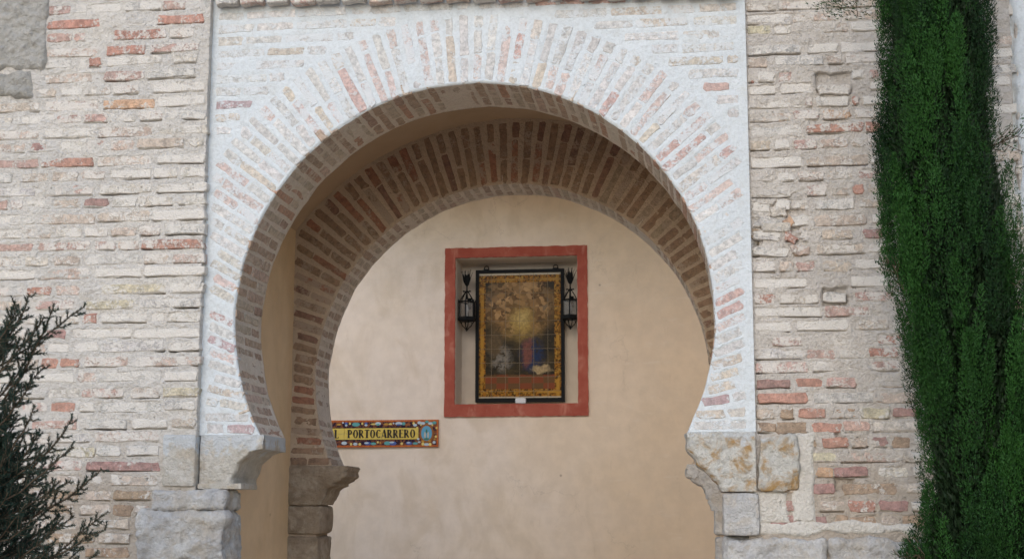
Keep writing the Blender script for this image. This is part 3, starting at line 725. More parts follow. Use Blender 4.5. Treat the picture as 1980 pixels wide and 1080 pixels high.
# ------------------------------------------------------------------ imposts and stones
def impost(name, edge, xl, y0, depth, mat, parent, seed, amp, toe=.015, wear=.004):
    """corbel stone: moulded edge line swept back through the wall; edge = [(x, z)] from the top down"""
    E = np.array(edge); s = np.concatenate([[0], np.cumsum(np.hypot(*np.diff(E, axis=0).T))]); n = 60; t = np.linspace(0, s[-1], n)
    ex, ez = np.interp(t, s, E[:, 0]), np.interp(t, s, E[:, 1]); sg = 1 if xl < ex[0] else -1
    ex = ex + vnoise(t*22, t*0, t*0, seed)*wear + vnoise(t*60, t*0, t*0, seed+1)*wear*.5; ez = ez + vnoise(t*25, t*0+9, t*0, seed)*wear*.6
    zt = np.linspace(E[0, 1], E[-1, 1], n)          # left ends run straight down
    u = np.linspace(0, 1, 40)[None]; X = xl + (ex[:, None]-xl)*u; Z = zt[:, None] + (ez-zt)[:, None]*u
    Yz = np.full_like(X, y0); h = fbm(X, Yz, Z, 9, 3, seed)*amp + fbm(X, Yz, Z, 35, 3, seed+2)*amp*.5
    d = np.abs(ex[:, None]-X); Y = y0 - h + toe*np.clip(1-d/toe, 0, 1)**2
    face = np.stack([X, Y, Z], -1)
    ys = np.linspace(toe, depth, 34); SX = np.repeat(ex[:, None], 34, 1); SZ = np.repeat(ez[:, None], 34, 1); SY = y0 + np.repeat(ys[None], n, 0)
    hs = fbm(SX, SY, SZ, 12, 3, seed+7)*amp*.7; sof = np.stack([SX + sg*hs, SY, SZ + hs*.3], -1)
    G = np.concatenate([face, sof, np.stack([np.full((n, 1), xl), np.full((n, 1), y0+depth), zt[:, None]], -1)], 1)
    # top and bottom lids
    top = G[0:1].copy(); top[..., 1] = np.where(top[..., 1] > y0+depth, top[..., 1], top[..., 1])
    o = link(name, npmesh(name, G.reshape(-1, 3), gridfaces(n, G.shape[1], sg > 0)), mat, parent)
    m = MB(); zb = E[-1, 1]; zt_ = E[0, 1]
    a, b = min(xl, E[-1, 0]), max(xl, E[-1, 0]); m.box(a+.004, b-.004, y0+.012, y0+depth-.004, zb-.001, zb+.03)
    a, b = min(xl, E[0, 0]), max(xl, E[0, 0]); m.box(a+.004, b-.006, y0+.012, y0+depth-.004, zt_-.03, zt_+.001)
    q = m.build('bed', mat, o); return o
def arc_edge(xn, ztop, zn, xj, zj, n=10):
    """vertical nose from ztop to zn at xn, then a hollow quarter round back to (xj, zj)"""
    p = [(xn, ztop), (xn, zn)]
    for i in range(1, n+1):
        a = i/n*math.pi/2; p.append((xn + (xj-xn)*math.sin(a), zj + (zn-zj)*math.cos(a)) if False else (xn + (xj-xn)*math.sin(a), zn + (zj-zn)*(1-math.cos(a))))
    return p
impost('impost_stone', arc_edge(-1.125, 2.055, 1.980, -1.288, 1.80), -1.473, -.004, .42, M['stone_pale'], arch_f, 300, .011, .018, .005)
impost('impost_stone', [(1.094, 2.055), (1.090, 2.01), (1.098, 1.965), (1.118, 1.93), (1.152, 1.89), (1.195, 1.845), (1.235, 1.80), (1.268, 1.755)], 1.44, -.012, .44, M['stone_lichen'], arch_f, 310, .018, .035, .009)
impost('impost_stone', [(-1.086, 1.945), (-1.08, 1.915), (-1.088, 1.885), (-1.13, 1.862), (-1.18, 1.82), (-1.225, 1.77), (-1.262, 1.70)], -1.50, 1.68, .36, M['stone_brown'], arch_b, 320, .018, .025, .014)
impost('impost_stone', [(1.066, 1.945), (1.055, 1.915), (1.058, 1.875), (1.09, 1.855), (1.15, 1.81), (1.20, 1.74), (1.228, 1.665)], 1.50, 1.68, .36, M['stone_grey'], arch_b, 330, .016, .025, .012)

def rough_stone(name, x0, x1, y0, y1, z0, z1, amp, mat, parent, seed, step=.02, rad=.02, sc=7):
    V = []; Q = []; k = 0; lo = np.array([x0, y0, z0]); hi = np.array([x1, y1, z1])
    for ax in range(3):
        b, c = [q for q in range(3) if q != ax]
        nb = max(3, int((hi[b]-lo[b])/step)+1); nc = max(3, int((hi[c]-lo[c])/step)+1)
        B, C = np.meshgrid(np.linspace(lo[b], hi[b], nb), np.linspace(lo[c], hi[c], nc))
        for side in (0, 1):
            P = np.zeros(B.shape + (3,)); P[..., b] = B; P[..., c] = C; P[..., ax] = (lo, hi)[side][ax]
            inn = np.clip(P, lo+rad, hi-rad); d = P - inn; L = np.linalg.norm(d, axis=-1, keepdims=True); N = d/np.maximum(L, 1e-9)
            P = inn + N*rad
            h = fbm(P[..., 0], P[..., 1], P[..., 2], sc, 5, seed, .64)*amp*1.15
            P = P + N*h[..., None]
            V.append(P.reshape(-1, 3)); f = gridfaces(*B.shape, flip=(side == 1) == (ax == 1)); Q.append(f + k); k += B.size
    return link(name, npmesh(name, np.concatenate(V), np.concatenate(Q)), mat, parent)
# left jamb of the front arch
rough_stone('impost_ledge', -1.475, -1.235, -.03, .26, 1.772, 1.802, .003, M['stone_pale'], arch_f, 400, .012, .006, 14)
rough_stone('stone_block', -1.665, -1.482, -.058, .06, 1.785, 2.058, .008, M['stone_pale'], wall_l, 402, .012, .012, 9)
rough_stone('stone_block', -1.725, -1.306, -.068, .25, 1.655, 1.770, .030, M['stone_grey'], arch_f, 404, .010, .03, 9)
rough_stone('stone_block', -1.785, -1.303, -.075, .25, 1.385, 1.650, .05, M['stone_grey'], arch_f, 406, .010, .035, 8)
for k, (a, b) in enumerate(((1.06, 1.38), (.72, 1.05), (.38, .71), (0, .37))): rough_stone('stone_block', -1.80-.03*(k % 2), -1.30, -.075, .25, a, b, .03, M['stone_grey'], arch_f, 410+k, .03, .03, 6)
# right jamb
rough_stone('stone_block', 1.272, 1.452, -.02, .44, 1.535, 1.745, .010, M['stone_grey'], arch_f, 420, .012, .016)
rough_stone('stone_block', 1.452, 1.648, -.012, .10, 1.762, 2.035, .034, M['stone_lichen'], wall_r, 422, .012, .016, 8)
rough_stone('stone_block', 1.282, 1.775, -.03, .44, 1.27, 1.520, .045, M['stone_grey'], arch_f, 424, .010, .03, 8)
rough_stone('stone_block', 1.785, 2.32, -.03, .10, 1.27, 1.520, .045, M['stone_grey'], wall_r, 426, .010, .03, 8)
for k, (a, b) in enumerate(((.95, 1.26), (.63, .94), (.31, .62), (0, .30))): rough_stone('stone_block', 1.28, 1.80+.05*(k % 2), -.035, .44, a, b, .02, M['stone_grey'], arch_f, 430+k, .03, .025, 7)
# inner jambs
for sg in (-1, 1):
    xi = -1.262 if sg < 0 else 1.232
    mt = M['stone_brown'] if sg < 0 else M['stone_grey']
    for k, (a, b) in enumerate(((1.515, 1.695), (1.25, 1.500), (.95, 1.24), (.62, .94), (.30, .61), (0, .29))):
        rough_stone('stone_block', min(xi, sg*1.55)+.004*(k % 2), max(xi, sg*1.55)-.004*(k % 2), 1.685, 2.03, a, b, .014, mt, arch_b, 450+k+20*(sg > 0), .016 if k < 2 else .04, .022, 8)
    MB().box(min(xi-sg*-.03, sg*1.5), max(xi-sg*-.03, sg*1.5), 1.71, 2.0, 0, 1.9).build('jamb_mortar', M['lime_inner'], arch_b)

# ------------------------------------------------------------------ passage between the arches
for sg in (-1, 1):
    zs = np.arange(0, VZS+.02, .03); ys = np.arange(.245 if sg < 0 else .43, 1.80, .03); Y, Z = np.meshgrid(ys, zs)
    X = sg*(VHW-.02 if sg < 0 else VHW-.03) + fbm(Y*0+sg, Y, Z, 5, 3, 90)*.004
    link('side_wall', npmesh('side_wall', np.stack([X, Y, Z], -1).reshape(-1, 3), gridfaces(*Y.shape, flip=sg > 0)), M['plaster_vault'], vault)
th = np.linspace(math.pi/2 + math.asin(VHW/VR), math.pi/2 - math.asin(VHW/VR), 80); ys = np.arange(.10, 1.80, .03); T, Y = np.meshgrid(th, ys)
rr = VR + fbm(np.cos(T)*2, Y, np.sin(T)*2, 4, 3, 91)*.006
link('vault_ceiling', npmesh('vault_ceiling', np.stack([rr*np.cos(T), Y, VC+rr*np.sin(T)], -1).reshape(-1, 3), gridfaces(*Y.shape)), M['plaster_ceiling_shade'], vault)

# ------------------------------------------------------------------ court behind and its rear wall
YB = 7.6
rear = thing('plaster_wall', 'tall stained beige plaster wall with a red-framed niche, seen through both arches', 'wall', (0, 0, 0))
NX0, NX1, NZ0, NZ1, ND = -1.415, -.112, 2.762, 4.312, .31
xs = np.unique(np.concatenate([np.arange(-5, 5.01, .06), [NX0, NX1]])); zs = np.unique(np.concatenate([np.arange(0, 6.4, .06), [NZ0, NZ1]]))
X, Z = np.meshgrid(xs, zs); Yw = YB + fbm(X, X*0, Z, 1.6, 4, 95)*.012
F = gridfaces(*X.shape); cxm = X.ravel()[F].mean(1); czm = Z.ravel()[F].mean(1)
F = F[~((cxm > NX0) & (cxm < NX1) & (czm > NZ0) & (czm < NZ1))]
link('plaster_face', npmesh('plaster_face', np.stack([X, Yw, Z], -1).reshape(-1, 3), F), M['plaster_rear'], rear)
MB().box(-5, 5, YB+ND+.05, YB+.8, 0, 6.3).build('core', M['plaster_rear'], rear)
m = MB(); e = .012
V = [(NX0-e, YB-.004, NZ0-e), (NX1+e, YB-.004, NZ0-e), (NX1+e, YB-.004, NZ1+e), (NX0-e, YB-.004, NZ1+e),
     (NX0+.01, YB+.03, NZ0+.004), (NX1-.01, YB+.03, NZ0+.004), (NX1-.01, YB+.03, NZ1-.01), (NX0+.01, YB+.03, NZ1-.01),
     (NX0+.025, YB+ND, NZ0+.006), (NX1-.025, YB+ND, NZ0+.006), (NX1-.025, YB+ND, NZ1-.025), (NX0+.025, YB+ND, NZ1-.025)]
m.add(V, [(0,1,5,4), (1,2,6,5), (2,3,7,6), (3,0,4,7), (4,5,9,8), (5,6,10,9), (6,7,11,10), (7,4,8,11), (8,9,10,11)])
m.build('niche', M['plaster_niche'], rear)
# painted red band round the niche, edges wandering a little
OX0, OX1, OZ0, OZ1 = -1.52, -.010, 2.635, 4.416
def band():
    V = []; Fc = []; r = random.Random(4); n = 40; k = 0
    for (a, b, c, d) in (((OX0, OZ0), (OX1, OZ0), (NX0+.004, NZ0+.002), (NX1-.004, NZ0+.002)), ((OX1, OZ0), (OX1, OZ1), (NX1-.004, NZ0+.002), (NX1-.004, NZ1)),
                         ((OX1, OZ1), (OX0, OZ1), (NX1-.004, NZ1), (NX0+.004, NZ1)), ((OX0, OZ1), (OX0, OZ0), (NX0+.004, NZ1), (NX0+.004, NZ0+.002))):
        for i in range(n+1):
            t = i/n; w = .004 if 0 < i < n else 0
            o = [a[q]+(b[q]-a[q])*t + r.uniform(-w, w) for q in (0, 1)]; q_ = [c[q]+(d[q]-c[q])*t + r.uniform(-w, w)*.5 for q in (0, 1)]
            V += [(o[0], YB-.0165, o[1]), (q_[0], YB-.0165, q_[1]), (o[0], YB+.012, o[1]), (q_[0], YB+.03, q_[1])]
        for i in range(n):
            p = k+4*i; Fc += [(p, p+4, p+5, p+1), (p+2, p+6, p+4, p), (p+1, p+5, p+7, p+3)]
        k += 4*(n+1)
    return mesh('painted_border', V, Fc, False)
link('painted_border', band(), M['red'], rear)
o = MB().box(4.2, 4.6, 2.05, 8.4, 0, 4.6).build('court_bounce_wall', M['plaster_rear']); o['kind'] = 'structure'; o['label'] = 'unseen side wall added beside the court to bounce light'  # out of view, put in to bounce light into the court
o = MB().box(-2.9, 5, 5.5, 8.4, 5.1, 5.35).build('court_shade_roof', M['plaster_rear']); o['kind'] = 'structure'; o['label'] = 'unseen roof slab over the court, shaped to shade the top of the rear wall'  # out of view, placed and sized to darken the rear wall's upper part

# ------------------------------------------------------------------ tiled picture in the niche (generic stand-in: warm glow over dark ground)
pic = thing('tiled_picture', 'dark gold-bordered painted tile picture in a black iron frame, hanging in the niche', 'picture', (-.755, 7.86, 2.80))
def picture_mat():
    t = NT('glazed painted tile'); u = t.objco(); x, y, z = t.sep(u)          # x -.475...475, z 0..1.416
    wx = t.sep(t.noise(u, 7, 5, .65, 0, True)); x = t.ma('ADD', x, t.ma('MULTIPLY', t.ma('SUBTRACT', wx[0], .5), .16)); z = t.ma('ADD', z, t.ma('MULTIPLY', t.ma('SUBTRACT', wx[2], .5), .16))
    n1 = t.noise(u, 6, 6, .62, .7); n2 = t.noise(u, 18, 5, .6, .5); n3 = t.noise(u, 46, 4, .6, .6)
    def ell(cx, cz, rx, rz, soft=.35, dn=.35):
        a = t.ma('DIVIDE', t.ma('SUBTRACT', x, cx), rx); b = t.ma('DIVIDE', t.ma('SUBTRACT', z, cz), rz)
        d = t.ma('SQRT', t.ma('ADD', t.ma('MULTIPLY', a, a), t.ma('MULTIPLY', b, b)))
        d = t.ma('ADD', d, t.ma('MULTIPLY', t.ma('SUBTRACT', n2, .5), dn*2))
        return t.mr(d, 1+soft, 1-soft)
    c = t.mix(t.mr(n1, .35, .65), (.018, .016, .012), (.06, .042, .018))
    c = t.mix(t.mr(n2, .52, .68, 0, .5), c, (.12, .075, .03))
    c = t.mix(t.ma('MULTIPLY', ell(0, .98, .36, .26, .5, .6), t.mr(n2, .40, .62)), c, (.36, .19, .05))
    c = t.mix(ell(.02, .86, .15, .16, .9, .5), c, (.48, .31, .08))
    c = t.mix(ell(.02, .90, .08, .07, .8, .3), c, (.52, .36, .12))
    c = t.mix(t.ma('MULTIPLY', ell(-.22, 1.10, .16, .07, .4, .8), .55), c, (.05, .09, .12))
    c = t.mix(t.ma('MULTIPLY', ell(-.20, .46, .11, .15, .4, .8), t.mr(n2, .40, .55)), c, (.22, .19, .15))
    c = t.mix(ell(-.27, .62, .10, .12, .4, .5), c, (.13, .085, .04))
    c = t.mix(t.ma('MULTIPLY', ell(.13, .50, .115, .17, .4, .8), t.mr(n2, .36, .5)), c, (.018, .034, .085))
    c = t.mix(ell(.08, .52, .05, .14, .5, .9), c, (.19, .07, .05))
    c = t.mix(ell(.24, .345, .10, .04, .3, .4), c, (.42, .30, .15))
    c = t.mix(t.mr(n3, .40, .60, .35, 0), c, (.02, .016, .01))
    vc = t.n.new('ShaderNodeTexVoronoi'); vc.inputs['Scale'].default_value = 24; vc.inputs['Randomness'].default_value = 1
    wv = t.n.new('ShaderNodeVectorMath'); wv.operation = 'ADD'; t.L(u, wv.inputs[0]); t.L(t.scale(t.noise(u, 14, 3, .6, 0, True), (.13, .0, .13)), wv.inputs[1]); t.L(wv.outputs[0], vc.inputs['Vector'])
    cr = t.n.new('ShaderNodeValToRGB'); cr.color_ramp.elements[0].color = (.03, .022, .012, 1); cr.color_ramp.elements[1].color = (.05, .075, .075, 1)
    for q, col in ((.3, (.16, .085, .03)), (.5, (.50, .29, .12)), (.66, (.10, .05, .02)), (.82, (.40, .22, .08))): cr.color_ramp.elements.new(q).color = (*col, 1)
    t.L(vc.outputs['Color'], cr.inputs[0])
    c = t.mix(t.ma('MULTIPLY', t.ma('SUBTRACT', ell(0, 1.03, .36, .30, .25, .5), ell(.02, .88, .12, .14, .5, .5)), .9), c, cr.outputs[0])
    x, y, z = t.sep(u)
    # red and olive floor squares
    ch = t.n.new('ShaderNodeTexChecker'); ch.inputs['Scale'].default_value = 1; t.L(t.scale(u, (8, 1, 15)), ch.inputs[0]); ch.inputs[1].default_value = (.20, .055, .022, 1); ch.inputs[2].default_value = (.13, .065, .025, 1)
    c = t.mix(t.mr(t.ma('ADD', z, t.ma('MULTIPLY', n2, .05)), .30, .325, 1, 0), c, ch.outputs[0])
    # gilded border
    ax = t.ma('ABSOLUTE', x); az = t.ma('ABSOLUTE', t.ma('SUBTRACT', z, .708))
    ob = t.ma('MAXIMUM', t.mr(ax, .368, .372), t.mr(az, .568, .572))
    gold = t.mix(t.mr(n3, .42, .6), (.04, .016, .005), (.34, .135, .016))
    gold = t.mix(t.mr(t.noise(u, 30, 3, .5, 1.5), .54, .62, 0, .8), gold, (.46, .26, .045))
    ln = t.ma('MAXIMUM', t.mr(t.ma('ABSOLUTE', t.ma('SUBTRACT', ax, .405)), .016, .02, 1, 0), t.mr(t.ma('ABSOLUTE', t.ma('SUBTRACT', az, .60)), .012, .016, 1, 0))
    gold = t.mix(t.ma('MULTIPLY', ln, t.mr(t.noise(u, 4, 2), .42, .55, .1, .9)), gold, (.42, .21, .03))
    c = t.mix(ob, c, gold)
    c = t.mix(t.mr(az, .648, .651), c, (.50, .42, .30))                            # plain strips at top and bottom
    t.b.inputs['Specular IOR Level'].default_value = .1
    return t.out(c, .35)
M['picture'] = picture_mat(); M['grout'] = plain('grout', (.24, .18, .11), .9)
MB().box(-.458, .458, -.0072, .02, .03, 1.385).build('backing', M['grout'], pic)
fr = MB(); fw = .034
fr.box(-.475, -.475+fw, -.03, .03, 0, 1.416); fr.box(.475-fw, .475, -.03, .03, 0, 1.416)
fr.box(-.475+fw, .475-fw, -.028, .03, 0, .042); fr.box(-.475+fw, .475-fw, -.028, .03, 1.416-fw, 1.416)
fro = fr.build('frame', M['iron'], pic)
for sx in (-.36, .385):
    m = MB(); m.tube([(sx+.024*math.cos(a), -.005, 1.436+.024*math.sin(a)) for a in np.linspace(0, 2*math.pi, 15)], .006, 6, False); m.box(sx-.03, sx+.03, -.02, .0, 1.417, 1.428)
    m.build('eyelet', M['iron'], fro)
xsT = [-.441, -.305, -.154, -.003, .148, .299, .441]
zsT = [.042, .118, .267, .416, .565, .714, .863, 1.012, 1.161, 1.310, 1.382]
for i in range(6):
    for j in range(10):
        a, b, c, d = xsT[i]+.0016, xsT[i+1]-.0016, zsT[j]+.0016, zsT[j+1]-.0016; y = -.009; e = .003
        ty = rnd.uniform(-.0008, .0008)
        V = [(a, 0, c), (b, 0, c), (b, 0, d), (a, 0, d), (a, y+.002, c), (b, y+.002, c), (b, y+.002, d), (a, y+.002, d), (a+e, y+ty, c+e), (b-e, y, c+e), (b-e, y-ty, d-e), (a+e, y, d-e)]
        link('tile', mesh('tile', V, [(0,1,5,4), (1,2,6,5), (2,3,7,6), (3,0,4,7), (4,5,9,8), (5,6,10,9), (6,7,11,10), (7,4,8,11), (8,9,10,11)], False), M['picture'], pic)

# ------------------------------------------------------------------ wrought iron lanterns beside the picture
def lantern(x, label, seed):
    L = thing('wall_lantern', label, 'lantern', (x, 7.72, 3.55), 'lanterns flanking the tiled picture'); r = random.Random(seed)
    n = 6; rad = .088; z0, z1 = .135, .305; ph = math.pi/6
    P = [(rad*math.cos(2*math.pi*k/n+ph), rad*math.sin(2*math.pi*k/n+ph)) for k in range(n)]
    m = MB()
    m.lathe([(rad+.002, z0-.034), (rad+.014, z0-.026), (rad+.012, z0-.002), (rad+.004, z0)], n, ph=ph)
    for k in range(n):
        a, b = P[k], P[(k+1) % n]
        m.tube([(*a, z0), (*a, z1)], .0085, 5); m.tube([(*a, z1), (*b, z1)], .009, 5); m.tube([(*a, z0+.004), (*b, z0+.004)], .008, 5)
        m.tube([(a[0]*1.06, a[1]*1.06, z1), (a[0]*1.1, a[1]*1.1, z1+.028)], [.006, .002], 5)
    fo = m.build('frame', M['iron'], L)
    for k in range(n):
        a, b = P[k], P[(k+1) % n]; q = .93; t = .003
        V = [(a[0]*q, a[1]*q, z0+.006), (b[0]*q, b[1]*q, z0+.006), (b[0]*q, b[1]*q, z1-.006), (a[0]*q, a[1]*q, z1-.006)]; q -= t/rad
        V += [(a[0]*q, a[1]*q, z0+.006), (b[0]*q, b[1]*q, z0+.006), (b[0]*q, b[1]*q, z1-.006), (a[0]*q, a[1]*q, z1-.006)]
        link('pane', mesh('pane', V, [(0,1,2,3), (7,6,5,4), (0,4,5,1), (1,5,6,2), (2,6,7,3), (3,7,4,0)], False), M['glass'], L)
    m = MB()
    for k in range(n):                                   # roof straps sweeping up to the collar, curled at the top
        a = 2*math.pi*k/n+ph; pts = []
        for t in np.linspace(0, 1, 7): pts.append((rad*(1-t*.80), z1 + .105*t**1.25 + .012*math.sin(t*math.pi)))
        pts += [(.030, z1+.118), (.040, z1+.120), (.044, z1+.112)]
        m.tube([(q*math.cos(a), q*math.sin(a), z) for q, z in pts], .0055, 5)
    m.lathe([(.012, z1+.03), (.009, z1+.10), (.020, z1+.108), (.020, z1+.118), (.008, z1+.126), (.008, z1+.175), (.018, z1+.182), (.016, z1+.195)], 8)
    m.build('crown_strap', M['iron'], L)
    m = MB()                                             # leaf plume
    for k in range(11):
        a = 2*math.pi*k/11 + r.uniform(-.2, .2); ou = r.uniform(.5, 1.15) if k % 2 else r.uniform(.25, .5); hh = r.uniform(.125, .155) if k % 2 else r.uniform(.145, .175)
        V = []; Fq = []
        for i, t in enumerate(np.linspace(0, 1, 6)):
            q = .012 + .042*ou*math.sin(t*1.3) + .022*ou*t**4; w = .020*math.sin(min(1, t*1.25+.12)*math.pi)**.7*(1 if t < .95 else .2) + .002
            z = z1 + .185 + hh*t
            for s in (-1, 1):
                for dy in (0, .004): V.append(((q+dy)*math.cos(a) - s*w*math.sin(a), (q+dy)*math.sin(a) + s*w*math.cos(a), z))
        for i in range(5):
            b = i*4; Fq += [(b, b+2, b+6, b+4), (b+1, b+5, b+7, b+3), (b, b+4, b+5, b+1), (b+2, b+3, b+7, b+6)]
        m.add(V, Fq)
    m.build('leaf_plume', M['iron'], L)
    m = MB()                                             # scrolls under the base
    for k in range(4):
        a = 2*math.pi*k/4+.4; pts = [(.070, z0-.026), (.074, z0-.045), (.062, z0-.055), (.052, z0-.045), (.058, z0-.062), (.046, z0-.085), (.026, z0-.10), (.014, z0-.115), (.006, z0-.125)]
        m.tube([(q*math.cos(a), q*math.sin(a), z) for q, z in pts], .0055, 5)
    m.lathe([(.002, z0-.142), (.010, z0-.132), (.012, z0-.122), (.006, z0-.112), (.004, z0-.1)], 8)
    m.build('base_scroll', M['iron'], L)
    m = MB(); m.lathe([(.011, z0), (.011, z0+.055), (.014, z0+.06), (.019, z0+.085), (.017, z0+.11), (.008, z0+.14), (.002, z0+.148)], 10)
    m.build('bulb', M['bulb'], L, True)
    MB().tube([(0, rad*.9, z1), (0, .15, z1+.01), (0, .188, z1+.01)], .008, 6).box(-.02, .02, .180, .1889, z1-.05, z1+.07).build('bracket', M['iron'], L)
    return L
lantern(-1.306, 'black wrought iron lantern on the side of the tiled picture nearer the name plaque', 1)
lantern(-.203, 'black wrought iron lantern on the side of the tiled picture farther from the name plaque', 2)
wb = rough_stone('plastic_box', -.783, -.668, 7.66, 7.72, 2.772, 2.832, .0, M['white_plastic'], None, 1, .03, .012)
tag(wb, 'small white plastic box on the niche sill below the tiled picture', 'box')

# ------------------------------------------------------------------ ceramic name plaque
plq = thing('name_plaque', 'yellow ceramic tile plaque reading PORTOCARRERO with a colourful painted border', 'plaque', (-1.575, 7.59, 2.322))
PH = .286
def plaque_mat():
    t = NT('glazed plaque tile'); u = t.objco(); x, y, z = t.sep(u); n = t.noise(u, 60, 3)
    zz = t.ma('DIVIDE', t.ma('ADD', z, t.ma('MULTIPLY', t.ma('SUBTRACT', n, .5), .004)), PH)
    def band(a, b): return t.ma('MULTIPLY', t.mr(zz, a-.006, a+.006), t.mr(zz, b-.006, b+.006, 1, 0))
    c = t.mix(t.mr(t.noise(u, 30, 4), .35, .65), (.42, .095, .025), (.52, .15, .04))
    inner = t.mr(x, -.022, -.018, 1, 0)
    c = t.mix(t.ma('MULTIPLY', band(.075, .925), inner), c, t.mix(t.mr(t.noise(u, 28, 3, .5, 1), .42, .58), (.025, .012, .03), (.22, .075, .03)))
    c = t.mix(t.ma('MULTIPLY', band(.268, .722), t.mr(x, -.212, -.206, 1, 0)), c, (.02, .012, .006))
    c = t.mix(t.ma('MULTIPLY', band(.29, .70), t.mr(x, -.216, -.21, 1, 0)), c, t.mix(t.mr(t.noise(u, 12, 4), .3, .7), (.72, .52, .10), (.66, .50, .13)))
    t.b.inputs['Specular IOR Level'].default_value = .5
    return t.out(c, .2)
M['plaque'] = plaque_mat(); M['plaque_grout'] = plain('pale grout', (.5, .42, .33), .9)
NTL = 11; tw = .1435
MB().box(-NTL*tw, 0, -.004, .03, .0, PH).build('backing', M['plaque_grout'], plq)
for i in range(NTL):
    for j in range(2):
        a, b, c, d = -(i+1)*tw+.001, -i*tw-.001, j*PH/2+.001, (j+1)*PH/2-.001; y = -.012+rnd.uniform(-.0006, .0006); e = .002
        V = [(a, -.003, c), (b, -.003, c), (b, -.003, d), (a, -.003, d), (a, y+.002, c), (b, y+.002, c), (b, y+.002, d), (a, y+.002, d), (a+e, y, c+e), (b-e, y, c+e), (b-e, y, d-e), (a+e, y, d-e)]
        link('tile', mesh('tile', V, [(0,1,5,4), (1,2,6,5), (2,3,7,6), (3,0,4,7), (4,5,9,8), (5,6,10,9), (6,7,11,10), (7,4,8,11), (8,9,10,11)], False), M['plaque'], plq)
OC = {'teal': (.12, .36, .34), 'blue': (.08, .13, .36), 'pale': (.50, .58, .62), 'yel': (.75, .58, .18), 'gold': (.50, .26, .05), 'rust': (.32, .11, .04)}
OM = {k: plain('glaze '+k, v, .25, 0, .5) for k, v in OC.items()}
def disc(m, x, z, rx, rz, y, n=12):
    V = [(x+rx*math.cos(2*math.pi*k/n), y, z+rz*math.sin(2*math.pi*k/n)) for k in range(n)] + [(x+rx*1.05*math.cos(2*math.pi*k/n), y+.003, z+rz*1.05*math.sin(2*math.pi*k/n)) for k in range(n)]
    m.add(V, [tuple(range(n))] + [(k, n+k, n+(k+1) % n, (k+1) % n) for k in range(n)])
med = MB(); disc(med, -.126, .143, .074, .100, -.0140, 24); mo = med.build('medallion', plain('glaze brown ring', (.30, .11, .03), .25, 0, .5), plq)
med = MB(); disc(med, -.126, .143, .056, .076, -.0155, 24); med.build('roundel', plain('glaze sky blue', (.13, .36, .50), .25, 0, .5), mo)
med = MB(); disc(med, -.126, .085, .030, .012, -.0168, 10); disc(med, -.126, .165, .010, .022, -.0168, 8); med.build('painted_mark', plain('glaze green', (.05, .16, .10), .3, 0, .5), mo)
med = MB(); disc(med, -.143, .125, .010, .034, -.0172, 8); disc(med, -.109, .125, .010, .034, -.0172, 8); med.build('painted_mark', plain('glaze cream', (.5, .45, .36), .3, 0, .5), mo)
